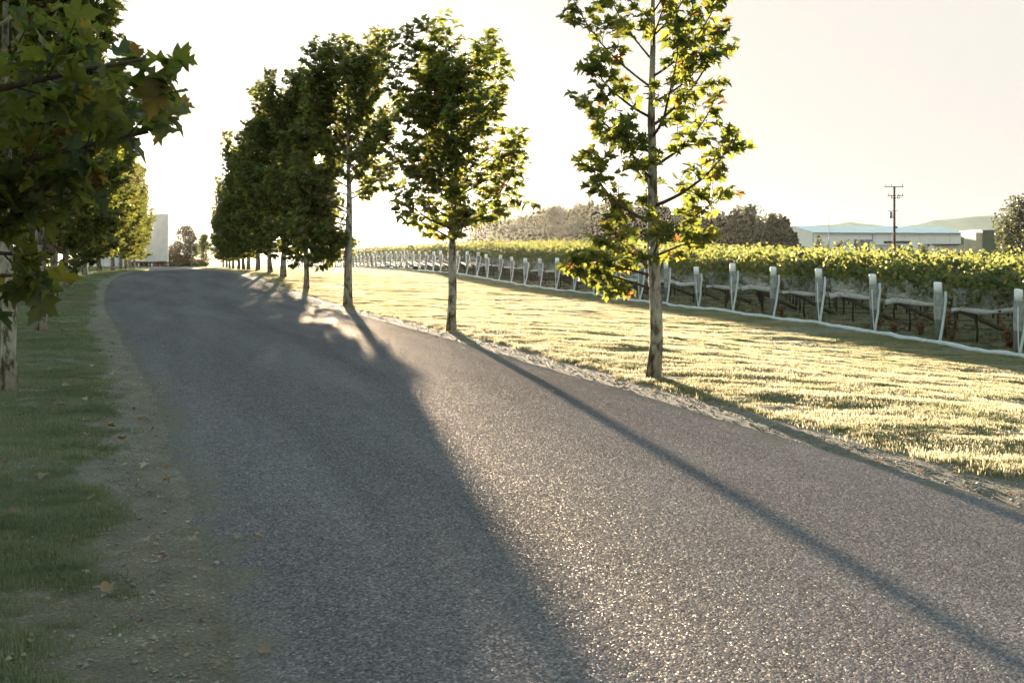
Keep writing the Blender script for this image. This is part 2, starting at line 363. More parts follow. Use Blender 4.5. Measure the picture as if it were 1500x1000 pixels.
def spaced(a, b, d0, g, dmax):
    out = [a]; d = d0
    while out[-1] < b: out.append(out[-1] + d); d = min(d * g, dmax)
    return np.array(out)
us = np.concatenate([-spaced(8, 4500, 0.4, 1.22, 500)[::-1], np.arange(-7.6, 2, 0.2), np.arange(2, 17, 0.14), spaced(17.1, 4500, 0.3, 1.15, 500)])
ys = np.concatenate([-spaced(3, 600, 2, 1.5, 200)[::-1], np.arange(-1, 9, 0.4), np.arange(9, 30, 0.13), spaced(30, 6000, 0.15, 1.012, 300)])
U, Y = np.meshgrid(us, ys); X = U - 0.29 * Y
Z = ground_z(X, Y); dr, dl, turf = verges(X, Y)
dirt = 1 - sstep(-0.06, 0.10, turf)
for (tx, ty) in TR[:8] + TL[:6] + [T0L]:
    r = np.hypot((X - tx) / 1.6, (Y - ty) / 0.8); dirt = np.maximum(dirt, 1 - sstep(0.30, 0.46, r + 0.15 * (fbm(X * 4, Y * 4, 2) - 0.5)))
bare = np.maximum(sstep(0.60, 0.70, fbm(X * 0.45 + 31, Y * 0.9 + 2, 3)), 0.6 * sstep(0.60, 0.68, fbm(X * 1.3 + 3, Y * 2.6 + 2, 3)))
dirt = np.maximum(dirt, 0.7 * bare)
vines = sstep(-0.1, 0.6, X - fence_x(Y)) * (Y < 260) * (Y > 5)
nu, ny = len(us), len(ys)
idx = np.arange(nu * ny).reshape(ny, nu)
Q = np.stack([idx[:-1, :-1], idx[:-1, 1:], idx[1:, 1:], idx[1:, :-1]], -1).reshape(-1, 4)
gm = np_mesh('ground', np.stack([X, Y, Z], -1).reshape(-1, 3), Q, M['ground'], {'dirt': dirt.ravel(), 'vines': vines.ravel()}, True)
tag(link('ground', gm), kind='structure')

# road sheet with a slight camber
ry = np.concatenate([np.arange(-30, 0, 2), np.arange(0, 30, 0.12), np.arange(30, 60, 0.4), np.arange(60, 207, 1.0)]); rc = np.linspace(0, 1, 31)
RY, RC = np.meshgrid(ry, rc, indexing='ij')
L = EDGE_L(RY) + 0.28 * (fbm(RY * 1.6, RY * 0 + 3, 4) - 0.5) + 0.10 * (vnoise(RY * 7.0, RY * 0 + 6) - 0.5); R = EDGE_R(RY) + 0.16 * (fbm(RY * 1.1, RY * 0 + 8, 3) - 0.5)
RU = L + (R - L) * RC; RX = RU - 0.29 * RY
cam_z = 0.05 * (1 - (2 * RC - 1) ** 2); edge = np.minimum(RC, 1 - RC)
RZ = base(RX, RY) + cam_z * 0.9 + 0.006 - 0.03 * (edge < 0.001) + 0.012 * (fbm(RX * 0.7, RY * 0.35, 2) - 0.5) * (edge > 0.04)
idx = np.arange(RY.size).reshape(RY.shape)
Q = np.stack([idx[:-1, :-1], idx[:-1, 1:], idx[1:, 1:], idx[1:, :-1]], -1).reshape(-1, 4)
tag(link('road', np_mesh('road', np.stack([RX, RY, RZ], -1).reshape(-1, 3), Q, M['asphalt'], {'edge': (np.minimum(RC, 1 - RC) * (R - L)).ravel()}, True)), kind='structure')
def road_z(x, y):
    u = x + 0.29 * y; a, b = float(EDGE_L(y)), float(EDGE_R(y)); t = min(max((u - a) / (b - a), 0), 1)
    return float(base(np.array([x]), np.array([y]))[0]) + 0.045 * (1 - (2 * t - 1) ** 2) + 0.012

# ------------------------------------------------------------------ leaves
def leaf_template(level):
    if level == 2:      # toothed five-lobed plane leaf
        half = [(0.0, 0.0), (0.10, -0.07), (0.28, -0.06), (0.46, -0.02), (0.36, 0.09), (0.33, 0.18), (0.44, 0.26), (0.62, 0.42), (0.47, 0.45), (0.40, 0.54), (0.24, 0.46), (0.21, 0.60), (0.25, 0.72), (0.13, 0.76), (0.0, 1.0)]
    elif level == 1:
        half = [(0.0, 0.0), (0.42, -0.04), (0.30, 0.18), (0.60, 0.44), (0.24, 0.46), (0.20, 0.70), (0.0, 1.0)]
    else:
        half = [(0.0, 0.0), (0.45, 0.10), (0.42, 0.55), (0.0, 1.0)]
    out = half + [(-x, y) for x, y in reversed(half[1:-1])]
    V = [(0.0, 0.36, 0.0)] + [(x, y, 0.0) for x, y in out]; n = len(out)
    T = [(0, 1 + i, 1 + (i + 1) % n) for i in range(n)]
    if level == 2:
        k = len(V); V += [(-0.012, 0.02, 0), (0.012, 0.02, 0), (0.0, -0.42, 0.04)]; T += [(k, k + 2, k + 1)]
    V = np.array(V); return V, np.array(T)
def curl(V, a, b, c):
    W = V.copy(); W[:, 2] = a * np.abs(V[:, 0]) - b * (V[:, 1] - 0.3) ** 2 + c * V[:, 0] * V[:, 1]; return W
def vine_template():
    a = np.linspace(0, 2 * np.pi, 10, endpoint=False) + 0.3
    r = np.where(np.arange(10) % 2 == 0, 0.56, 0.42)
    V = np.concatenate([[[0, 0.4, 0.06]], np.stack([r * np.sin(a), 0.4 + r * np.cos(a), -0.10 * np.cos(a)], -1)])
    return V, np.array([(0, 1 + i, 1 + (i + 1) % 10) for i in range(10)])

def frames(tip, nrm):
    y = tip / np.linalg.norm(tip, axis=1, keepdims=True)
    x = np.cross(y, nrm); x /= np.maximum(np.linalg.norm(x, axis=1, keepdims=True), 1e-6)
    z = np.cross(x, y); return np.stack([x, y, z], -1)     # columns
def leaf_cloud(name, tmpl, pos, Rm, size, rnd, mat_, rng, parent=None, smooth=False):
    V0, T0 = tmpl; k = len(V0); n = len(pos)
    W = np.repeat(V0[None], n, 0)
    a = rng.uniform(-0.15, 0.6, n)[:, None]; b = rng.uniform(0.0, 0.8, n)[:, None]; c = rng.normal(0, 0.28, n)[:, None]
    W = W.copy(); W[:, :, 2] = W[:, :, 2] + a * np.abs(W[:, :, 0]) - b * (W[:, :, 1] - 0.3) ** 2 + c * W[:, :, 0] * W[:, :, 1]
    P = np.einsum('nij,nkj->nki', Rm, W) * size[:, None, None] + pos[:, None, :]
    T = (T0[None] + (np.arange(n) * k)[:, None, None]).reshape(-1, 3)
    return np_mesh(name, P.reshape(-1, 3), T, mat_, {'rnd': np.repeat(rnd, k)}, smooth)

# ------------------------------------------------------------------ trees
def crown_r(t, shape):
    return np.interp(t, [0, 0.12, 0.3, 0.5, 0.75, 0.92, 1.0], shape)
EGG = (0.62, 0.92, 1.0, 0.90, 0.62, 0.34, 0.12)
def grow(seed, H, hb, Rr, d, nprim, shape=EGG, extra=(), lean=(0, 0), twig_gap=0.17, twig_len=(0.22, 0.5), skip=None):
    """skeleton of a central-leader tree: trunk polyline, branches (each with its twigs) and leaf sites"""
    rng = np.random.default_rng(seed); n = 14
    zs = np.linspace(0, H, n); wob = np.cumsum(rng.normal(0, 0.014 * H / 6, (n, 2)), 0); wob[0] = 0
    tp = np.stack([wob[:, 0] + lean[0] * zs, wob[:, 1] + lean[1] * zs, zs], -1)
    tr = (d / 2) * np.interp(zs / H, [0, 0.03, 0.3, 0.6, 1], [1.25, 1.03, 0.85, 0.5, 0.06])
    at = lambda z: np.array([np.interp(z, zs, tp[:, 0]), np.interp(z, zs, tp[:, 1]), z])
    specs = []; az = rng.uniform(0, 6.28)
    for i in range(nprim):
        t = (i + rng.uniform(-0.3, 0.3)) / nprim; t = min(max(t, 0), 0.97) ** 0.92
        az += 2.4 + rng.normal(0, 0.35)
        specs.append((hb + (H - hb) * t * 0.93, az, Rr * crown_r(t, shape) * rng.uniform(0.72, 1.12), rng.uniform(0.05, 0.42) + 0.65 * t, None))
    for e in extra: specs.append((e[0], e[1], e[2], e[3], e[4] if len(e) > 4 else None))
    branches = []; sites = []
    for (h, a, reach, el, end_el) in specs:
        if skip and skip(h, a): continue
        p = at(h); pts = [p.copy()]; m = 8; e1 = end_el if end_el is not None else min(1.35, el + rng.uniform(0.35, 0.8))
        Lr = reach * 1.35 / max(0.35, math.cos((el + e1) / 2)) * 0.75; st = Lr / m; aa = a
        for j in range(m):
            e = el + (e1 - el) * (j / (m - 1)) ** 1.2; aa += rng.normal(0, 0.10)
            p = p + st * np.array([math.cos(aa) * math.cos(e), math.sin(aa) * math.cos(e), math.sin(e)]); pts.append(p.copy())
        r0 = min(0.42 * np.interp(h, zs, tr), 0.010 + 0.011 * Lr); rad = np.linspace(r0, 0.0035, m + 1)
        twigs = []; pts = np.array(pts); cum = np.linspace(0, Lr, m + 1)
        s = 0.22 * Lr; side = rng.uniform(0, 6.28)
        while s < Lr:
            q = np.array([np.interp(s, cum, pts[:, c]) for c in range(3)])
            i0 = min(int(s / st), m - 1); t = pts[i0 + 1] - pts[i0]; t /= np.linalg.norm(t)
            side += 2.2 + rng.normal(0, 0.5); ref = np.cross(t, [0, 0, 1.0]); ref /= max(np.linalg.norm(ref), 1e-5)
            up = np.cross(ref, t); dirv = t * 0.75 + (ref * math.cos(side) + up * math.sin(side)) * 0.85
            dirv /= np.linalg.norm(dirv); tl = rng.uniform(*twig_len) * (1.15 - 0.55 * s / Lr)
            bend = np.array([0, 0, 0.25 * tl]); w = [q, q + dirv * tl * 0.5 + bend * 0.2, q + dirv * tl + bend]
            twigs.append(w); nl = max(2, int(tl / 0.05))
            for k in range(nl):
                f = (k + rng.uniform(0, 1)) / nl; f = 0.15 + 0.85 * f
                c = w[0] * (1 - f) ** 2 + w[1] * 2 * f * (1 - f) + w[2] * f * f
                sites.append((*c, *dirv))
            s += twig_gap * rng.uniform(0.6, 1.4)
        for k in range(6):
            f = 0.8 + 0.2 * k / 5; c = np.array([np.interp(f * Lr, cum, pts[:, j]) for j in range(3)]); t = pts[-1] - pts[-2]
            sites.append((*c, *(t / np.linalg.norm(t))))
        branches.append((pts, rad, twigs))
    for k in range(int(10 + H)):        # leader tip
        f = rng.uniform(0.86, 1.0); sites.append((*at(f * H), 0, 0, 1.0))
    return tp, tr, branches, np.array(sites), rng

def leaf_frames(sites, n, size, rng, jitter=0.07):
    reps = int(math.ceil(n / len(sites))); S = np.concatenate([sites] * reps)
    S = S[rng.permutation(len(S))[:n]]; pos = S[:, :3].copy(); d = S[:, 3:]
    az = rng.uniform(0, 2 * np.pi, n); out = np.stack([np.cos(az), np.sin(az), np.zeros(n)], -1)
    tip = d * 0.55 + out * 0.75 + np.array([0, 0, -1.0]) * rng.uniform(-0.15, 0.75, n)[:, None]
    pet = tip / np.linalg.norm(tip, axis=1, keepdims=True)
    pos += pet * rng.uniform(0.02, jitter, n)[:, None] + rng.normal(0, 0.02, (n, 3))
    nrm = np.array([0, 0, 1.0]) + rng.normal(0, 0.55, (n, 3)) + out * 0.35
    sz = size * rng.uniform(0.62, 1.18, n); return pos, frames(tip, nrm), sz, rng.random(n)

def tree_meshes(sk, detailed):
    tp, tr, branches, sites, rng = sk
    b = MB(); b.tube(tp, list(tr), 12 if detailed else 8)
    if detailed:
        return b, branches
    for pts, rad, twigs in branches: b.tube(pts, list(rad), 4, False)
    return b, None

BARK_TWIG = (M['bark'], M['twig'])
LEAF_OBJ = []
for i in range(12):
    V, T = leaf_template(2); r = np.random.default_rng(40 + i)
    V = curl(V, r.uniform(-0.15, 0.6), r.uniform(0.1, 0.9), r.normal(0, 0.3)); V[:, 2] += r.normal(0, 0.05, len(V)); V[:, 0] *= r.uniform(0.8, 1.15)
    LEAF_OBJ.append(np_mesh('leaf', V, T, M['leaf_near'], {'rnd': np.zeros(len(V))}))

def sun_gap(w, r=0.0044):
    d = w - np.array([0, 0, EYE]); d /= np.linalg.norm(d, axis=1, keepdims=True)
    return np.arccos(np.clip(d @ np.array(SUN), -1, 1)) > r * np.random.default_rng(3).uniform(0.75, 1.5, len(w))
def near_tree(name, label, x, y, sk, nleaf, size, level=1, single=300, leafm='leaf_near', jit=0.07, cat='tree', cull=None, top=None):
    root = empty(name, (x, y, gz(x, y) - 0.02)); tag(root, label, cat, 'plane trees lining the drive')
    tb, br = tree_meshes(sk, True); tb.build('trunk', M['bark'], root)
    for pts, rad, twigs in br:
        if cull is not None:
            ok = cull(pts + np.array(root.location)); n_ok = len(pts) if ok.all() else int(np.argmin(ok))
            if n_ok < 2: continue
            pts, rad = pts[:n_ok], rad[:n_ok]; twigs = [w for w in twigs if cull(np.array(w) + np.array(root.location)).all()]
        b = MB(); b.tube(pts, list(rad), 6)
        for w in twigs: b.tube(w, [0.005, 0.004, 0.002], 4, False)
        b.build('branch', M['twig'], root)
    rng = sk[4]; pos, Rm, sz, rnd = leaf_frames(sk[3], nleaf, size, rng, jit)
    if cull is not None:
        k = cull(pos + np.array(root.location)); pos, Rm, sz, rnd = pos[k], Rm[k], sz[k], rnd[k]
    if top: root.scale.z = top / np.percentile(pos[:, 2], 99.8)
    wp = pos + np.array(root.location); px = CX + FPX * wp[:, 0] / np.maximum(wp[:, 1], 0.5); py = HY - FPX * (wp[:, 2] - EYE) / np.maximum(wp[:, 1], 0.5)
    score = np.linalg.norm(wp - np.array([0, 0, EYE]), axis=1) + 100 * ((px < 0) | (px > 1500) | (py < 0) | (wp[:, 1] < 1))
    o = np.argsort(score); own, rest = o[:single], o[single:]
    m = leaf_cloud('crown', leaf_template(level), pos[rest], Rm[rest], sz[rest], rnd[rest], M[leafm], rng)
    tag(link('crown', m, root), kind='stuff')
    for i, k in enumerate(own):
        q = Matrix(Rm[k].tolist()).to_quaternion()
        c = link('leaf', LEAF_OBJ[i % 12], root); c.rotation_mode = 'QUATERNION'; c.rotation_quaternion = q
        c.location = pos[k]; c.scale = (sz[k],) * 3
    return root

PI = math.pi
# right-hand row, nearest three
sk = grow(3, 6.1, 1.35, 1.06, 0.165, 26, (0.7, 0.95, 1.0, 0.98, 0.85, 0.6, 0.2),
          extra=((1.12, PI * 1.02, 1.0, 0.35, 0.15), (1.3, PI * 0.93, 1.05, 0.25, 0.2), (1.55, 0.2, 0.85, 0.35, 0.4)), twig_gap=0.16)
near_tree('plane_tree', 'slender young plane tree with sparse glowing leaves and a low bough, on the sunlit lawn', *TR[0], sk, 3100, 0.138, 2)
sk = grow(12, 5.45, 1.95, 1.42, 0.18, 32, (0.78, 0.98, 1.0, 0.96, 0.80, 0.50, 0.16), twig_len=(0.28, 0.6),
          extra=((2.0, PI * 0.9, 1.25, 0.5, 0.5), (2.3, 0.05, 1.5, 0.35, 0.35)), twig_gap=0.12)
near_tree('plane_tree', 'young plane tree with full dark crown and bare trunk on the road edge', *TR[1], sk, 5600, 0.165, 1, top=6.2)
sk = grow(23, 8.0, 1.75, 1.8, 0.27, 44, (0.85, 1.0, 1.0, 0.92, 0.76, 0.5, 0.17), twig_len=(0.3, 0.7), extra=((1.5, PI, 1.2, 0.15, 0.0), (1.6, PI * 1.2, 1.1, 0.2, 0.0), (1.8, PI * 0.85, 1.5, 0.15, 0.2), (2.0, PI * 1.05, 1.5, 0.1, 0.25), (2.2, PI * 1.3, 1.3, 0.1, 0.3), (2.35, PI * 0.75, 1.4, 0.1, 0.3), (2.5, PI, 1.6, 0.15, 0.3), (2.7, PI * 1.15, 1.6, 0.15, 0.4), (1.9, PI * 0.6, 1.0, 0.1, 0.2), (2.1, PI * 1.42, 1.0, 0.1, 0.2)), twig_gap=0.12, skip=lambda h, a: h < 3.5 and math.cos(a) > -0.1)
near_tree('plane_tree', 'tall plane tree with pale mottled trunk where the dense part of the row begins', *TR[2], sk, 11500, 0.18, 1, 0, 'leaf', cull=lambda w: sun_gap(w, 0.0052), top=8.85)

# left-hand row, nearest ones
def cull0(w):     # the pruned side of the crown over the drive
    px = CX + FPX * w[:, 0] / np.maximum(w[:, 1], 0.6)
    return (w[:, 0] < np.where(w[:, 2] > 1.98, np.where(w[:, 2] > 2.45, -0.335, -0.300) + 0.030 * np.sin(w[:, 2] * 11.0 + 1.0) + 0.012 * np.sin(w[:, 2] * 29.0), np.where(w[:, 2] > 1.86, -0.34, -0.375)) * w[:, 1]) & (w[:, 1] > 3.9) & (w[:, 2] > 1.40)
sk = grow(31, 6.0, 1.55, 2.15, 0.19, 22, (0.95, 1.0, 1.0, 0.9, 0.7, 0.4, 0.15),
          extra=((1.7, 0.15, 2.0, 0.30, 0.25), (1.9, 0.45, 2.0, 0.30, 0.2), (2.0, -0.2, 2.1, 0.25, 0.2), (1.55, 0.1, 1.5, 0.0, 0.05), (1.7, 0.5, 1.6, 0.0, -0.1), (2.2, 0.8, 1.9, 0.2, 0.2)), twig_gap=0.12)
near_tree('plane_tree', 'overhanging plane tree with big dark lobed leaves reaching over the left verge', *T0L, sk, 4600, 0.138, 2, 300, cull=cull0)
sk = grow(37, 6.6, 2.0, 1.35, 0.17, 30, (0.8, 1, 1, 0.9, 0.65, 0.4, 0.15), twig_gap=0.12)
near_tree('plane_tree', 'young plane tree with pale trunk on the shaded verge beside bare soil', *TL[0], sk, 6000, 0.17, 1, 300, 'leaf')
sk = grow(41, 7.4, 1.45, 1.65, 0.21, 34, (0.85, 1, 1, 0.9, 0.65, 0.4, 0.15), twig_gap=0.12, twig_len=(0.28, 0.6))
near_tree('plane_tree', 'young plane tree second along the shaded left verge', *TL[1], sk, 9000, 0.18, 1, 0, 'leaf')

# the rest of both rows share three grown shapes
BIG = []; BIG_K = []; BIG_L = []
for s in range(3):
    sk = grow(60 + s, 11.0, 1.45, 2.5, 0.33, 46, (0.85, 1.0, 1.0, 0.92, 0.74, 0.48, 0.16), twig_gap=0.16, twig_len=(0.35, 0.8))
    tb, _ = tree_meshes(sk, False)
    pos, Rm, sz, rnd = leaf_frames(sk[3], 19000, 0.20, sk[4], 0.18)
    k = 11.0 / np.percentile(pos[:, 2], 99.7); print('big', 1 / k); BIG_K.append(k); BIG_L.append((pos, Rm, sz, rnd))
    BIG.append((tb.mesh('trunk', M['bark']), leaf_cloud('crown', leaf_template(0), pos, Rm, sz, rnd, M['leaf'], sk[4])))
def avenue_tree(x, y, k, H, wid, rz, label, group):
    root = empty('plane_tree', (x, y, gz(x, y) - 0.03), rz, (H / 11.0 * wid, H / 11.0 * wid, H / 11.0 * BIG_K[k])); tag(root, label, 'tree', group)
    crown = BIG[k][1]
    if abs(x - SUN.x / SUN.y * y) < 3.2 and y < 90 and x > -20:     # the crowns the low sun shines through
        pos, Rm, sz, rnd = BIG_L[k]; c, d = math.cos(rz), math.sin(rz); sc = np.array(root.scale)
        w = pos * sc; w = np.stack([w[:, 0] * c - w[:, 1] * d, w[:, 0] * d + w[:, 1] * c, w[:, 2]], -1) + np.array(root.location)
        ok = sun_gap(w); crown = leaf_cloud('crown', leaf_template(0), pos[ok], Rm[ok], sz[ok], rnd[ok], M['leaf'], np.random.default_rng(9))
    link('trunk', BIG[k][0], root); tag(link('crown', crown, root), kind='stuff'); return root
ORD = ['first', 'second', 'third', 'fourth', 'fifth', 'sixth', 'seventh', 'eighth', 'ninth', 'tenth', 'eleventh']
HR = [9.8, 11.0, 11.0, 11.0, 10.8, 10.6, 10.4, 10.0, 9.6, 9.0, 8.8]
for i, (x, y) in enumerate(TR[3:]):
    avenue_tree(x, y, i % 3, HR[i], 0.78 if i == 0 else (1.04, 1.0, 1.03)[i % 3], 1.1 + 2.1 * i, f'large dense plane tree, {ORD[i]} beyond the tall mottled-trunk one on the vineyard side', 'dense far plane trees, vineyard side')
HL = [8.6, 9.6, 10.6, 10.8, 10.8, 10.6, 10.2, 10, 9.4]
for i, (x, y) in enumerate(TL[2:]):
    avenue_tree(x, y, (i + 1) % 3, HL[i], (1.0, 0.98, 1.0)[i % 3], 0.4 + 1.7 * i, f'large plane tree on the shaded side, {ORD[i]} beyond the two young verge trees', 'further plane trees opposite the vineyard')

# ------------------------------------------------------------------ vineyard
RD = np.array([1.0, 0.33]); RD /= np.linalg.norm(RD); ROW_AZ = math.atan2(RD[1], RD[0])
def seg_foliage(seed, length=6.0, n=1900):
    rng = np.random.default_rng(seed); t = rng.uniform(0, length, n)
    top = 1.93 + 0.55 * (fbm(t * 1.4 + seed * 7, t * 0 + 1, 3) - 0.38); bot = 1.18 + 0.5 * (fbm(t * 1.1 + seed * 3, t * 0 + 9, 3) - 0.62)
    keep = rng.random(n) < 0.45 + 0.9 * np.abs(np.sin(t / 1.5 * PI + 0.6)); f = rng.beta(1.3, 1.0, n); z = bot + (top - bot) * f
    wid = 0.16 + 0.16 * np.sin(np.clip(f, 0, 1) * np.pi) + 0.12 * fbm(t * 2 + 5, z * 2 + seed, 2)
    y = rng.normal(0, 1, n) * wid * 0.75; sh = rng.random(n) < 0.05; z = np.where(sh, top + rng.uniform(0, 0.34, n), z); z = np.where(keep, z, z - 0.1)
    t = np.where(sh, np.round(t * 3) / 3 + (z - top) * 0.3, t); pos = np.stack([t, y, z], -1); az = rng.uniform(0, 6.28, n)
    tip = np.stack([np.cos(az) * 0.5, np.sign(y) * 0.6 + np.sin(az) * 0.5, rng.uniform(-1.0, 0.2, n)], -1)
    nrm = np.stack([rng.normal(0, 0.5, n), np.sign(y) * 0.7 + rng.normal(0, 0.5, n), 0.7 + rng.normal(0, 0.5, n)], -1)
    return leaf_cloud('foliage', vine_template(), pos, frames(tip, nrm), rng.uniform(0.085, 0.15, n), rng.random(n), M['vine'], rng)
def seg_fruit(seed, length=6.0, n=620):
    rng = np.random.default_rng(seed + 500); t = rng.uniform(0, length, n)
    k = fbm(t * 1.3 + seed * 5, t * 0 + 2, 2) > 0.42; t = t[k]; n = len(t)
    pos = np.stack([t, rng.normal(0, 0.10, n), rng.uniform(0.92, 1.25, n)], -1); az = rng.uniform(0, 6.28, n)
    tip = np.stack([np.cos(az), np.sin(az), rng.uniform(-1, 0.2, n)], -1); nrm = rng.normal(0, 1, (n, 3))
    return leaf_cloud('netted_foliage', vine_template(), pos, frames(tip, nrm), rng.uniform(0.08, 0.13, n), rng.random(n), M['vine'], rng)
def seg_net(seed, length=6.0):
    rng = np.random.default_rng(seed + 900); b = MB(); n = 25
    for sgn in (-1, 1):
        g = []
        for i in range(n):
            t = length * i / (n - 1); o = 0.05 * math.sin(t * 2.1 + seed + sgn) + rng.normal(0, 0.012); e = 1 if 0 < i < n - 1 else 0
            g.append([(t, sgn * (0.10 + 0.02 * e), 1.36 + 0.6 * o * e), (t, sgn * (0.21 + o * e), 1.15 + 0.3 * o), (t, sgn * (0.18 + 0.7 * o * e), 0.98), (t, sgn * (0.14 + 0.4 * o * e), 0.80 + 0.5 * o * e)])
        b.add([p for r in g for p in r], [(i * 4 + j, i * 4 + j + 1, i * 4 + j + 5, i * 4 + j + 4) for i in range(n - 1) for j in range(3)], True)
    return b.mesh('net', M['net'])
def seg_hem(seed, length=6.0):
    rng = np.random.default_rng(seed + 700); b = MB(); n = 25
    b.tube([(length * i / (n - 1), -0.15 + 0.03 * math.sin(i * 0.9 + seed) * (0 < i < n - 1), 0.84 + 0.055 * math.sin(i * 0.6 + seed) * (0 < i < n - 1)) for i in range(n)], [0.030 + rng.uniform(-0.008, 0.012) for i in range(n)], 8, True, 1.9)
    return b.mesh('net_hem', M['net_thick'])
SEG = [(seg_foliage(i), seg_fruit(i), seg_net(i), seg_hem(i)) for i in range(5)]
def vine_trunk(seed):
    rng = np.random.default_rng(seed + 300); b = MB(); x = rng.normal(0, 0.03)
    b.tube([(0, 0, -0.05), (x, 0.02, 0.3), (x * 0.3, -0.02, 0.62), (0, 0, 0.80)], [0.035, 0.026, 0.023, 0.022], 6)
    for s in (-1, 1): b.tube([(0, 0, 0.76), (s * 0.14, 0, 0.90), (s * 0.34, 0, 0.97), (s * 0.7, 0, 0.99)], [0.02, 0.017, 0.014, 0.010], 5)
    return b.mesh('vine_trunk', M['vine_wood'])
VT = [vine_trunk(i) for i in range(4)]
def wire_mesh(h, r, length=6.0, sag=0.0, m='wire', name='wire'):
    b = MB(); b.tube([(length * i / 4, 0, h - sag * math.sin(PI * i / 4)) for i in range(5)], r, 4); return b.mesh(name, M[m])
W_LOW = wire_mesh(0.36, 0.009, sag=0.03, m='drip', name='drip_line'); W_MID = wire_mesh(0.80, 0.0035); W_TOP = wire_mesh(1.38, 0.0035)
LINE_POST = MB().box((0, 0, 0.9), (0.07, 0.07, 1.9)).mesh('line_post', M['brace_wood'])

def post_parts(seed):
    rng = np.random.default_rng(seed + 80); h = 1.60
    b = MB(); r = 0.097
    b.tube([(0, 0, -0.1), (0.004, 0, 0.5), (-0.004, 0.003, 1.0), (0, 0, 1.33)], [r * 1.06, r * 1.02, r, r * 0.99], 14)
    post = b.mesh('post', M['post_wood'])
    b = MB(); b.tube([(0, 0, 1.325), (0.002, 0, 1.45), (0, 0.002, h - 0.012), (0, 0, h)], [r * 1.02, r * 1.03, r * 1.01, r * 0.90], 14); cap = b.mesh('painted_top', M['white_paint'])
    # loose net gathered round the post, twisted into a cord down to the ground on one side
    b = MB(); b.tube([(0, -0.01, 0.62), (0, -0.01, 0.9), (0.01, -0.01, 1.12), (0.01, 0, 1.34)], [r * 1.12, r * 1.20, r * 1.24, r * 1.14], 14, False); wrap = b.mesh('net_wrap', M['net_wrap'])
    k = rng.uniform(-0.015, 0.015)
    b = MB(); b.tube([(0.135, -0.11, 1.36), (0.125 + k, -0.13, 1.15), (0.07, -0.145, 0.85), (0.02 + k, -0.15, 0.55), (-0.05, -0.16, 0.25), (-0.10, -0.17, 0.02)], [0.030, 0.036, 0.030, 0.034, 0.032, 0.045], 7, True); cord = b.mesh('net_cord', M['net_thick'])
    b = MB(); b.tube([(-0.10, -0.10, 1.20), (-0.115, -0.12, 0.8), (-0.115, -0.14, 0.4), (-0.11, -0.165, 0.04)], [0.012, 0.015, 0.013, 0.02], 6, True); cord2 = b.mesh('net_cord', M['net_thick'])
    b = MB(); b.tube([(0.09, 0, 1.08), (1.2, 0.01, 0.58), (2.35, 0, 0.06)], [0.058, 0.062, 0.066], 9); brace = b.mesh('brace', M['brace_wood'])
    return post, cap, wrap, cord, cord2, brace
POSTS = [post_parts(i) for i in range(4)]
roll_pts = []; ROWS = []
for k in range(-2, 68):
    y0 = 28.1 + 2.95 * k; x0 = float(fence_x(y0)); z0 = gz(x0, y0); rng = np.random.default_rng(1000 + k)
    ROWS.append((k, x0, y0, z0))
for (k, x0, y0, z0) in ROWS:
    rng = np.random.default_rng(1000 + k)
    if k >= 0:
        pr = empty('end_post', (x0, y0, z0), ROW_AZ + rng.normal(0, 0.04)); pr.rotation_euler.y = rng.normal(0, 0.035); pr.rotation_euler.x = rng.normal(0, 0.025)
        tag(pr, 'white-topped grey timber end post wrapped in bird net at the head of a vine row', 'post', 'vine row end posts')
        pr.scale = (rng.uniform(0.9, 1.15), rng.uniform(0.9, 1.15), rng.uniform(0.93, 1.06))
        pp = POSTS[k % 4]
        link('post', pp[0], pr); link('painted_top', pp[1], pr)
        if k < 45:
            link('net_wrap', pp[2], pr); link('net_cord', pp[3], pr); link('brace', pp[5], pr)
            if k % 3 != 1: link('net_cord', pp[4], pr)
    row = empty('vine_row', (x0, y0, z0), ROW_AZ); tag(row, 'row of leafy grape vines with netted fruit zone behind its end post', 'vine row', 'vine rows running back from the end posts')
    # row length: on to the edge of view, at most 70 m
    t_edge = (0.4167 * y0 - x0 + 1.0) / max(RD[0] - 0.4167 * RD[1], 0.1)
    length = min(72 if y0 < 120 else 54, max(t_edge + 4, 4)); ns = int(math.ceil(length / 6.0))
    for s in range(ns):
        t = 0.25 + 6.0 * s; a = (x0 + RD[0] * t, y0 + RD[1] * t); e = (x0 + RD[0] * (t + 6), y0 + RD[1] * (t + 6))
        za = gz(*a) - z0; ze = gz(*e) - z0; tilt = -math.atan2(ze - za, 6.0); v = int(rng.integers(0, 5)); sc = rng.uniform(0.94, 1.08)
        loc = (t, 0, za)
        def seg(name, me, kind=None, zs=1.0):
            o = link(name, me, row, loc, (0, tilt, 0)); o.scale.z = zs
            if kind: o['kind'] = kind
            return o
        seg('foliage', SEG[v][0], 'stuff', sc)
        if s < (3 if k < 30 else 1):
            seg('netted_foliage', SEG[v][1], 'stuff'); seg('net', SEG[v][2]); seg('net_hem', SEG[v][3])
        if k < 22 and s < 2:
            seg('drip_line', W_LOW); seg('wire', W_MID); seg('wire', W_TOP)
            for j in range(4):
                tt = t + 0.9 + 1.5 * j; link('vine_trunk', VT[int(rng.integers(0, 4))], row, (tt, 0, gz(x0 + RD[0] * tt, y0 + RD[1] * tt) - z0), (0, 0, rng.choice([0, PI])))
            link('line_post', LINE_POST, row, (t + 5.6, 0, gz(x0 + RD[0] * (t + 5.6), y0 + RD[1] * (t + 5.6)) - z0))
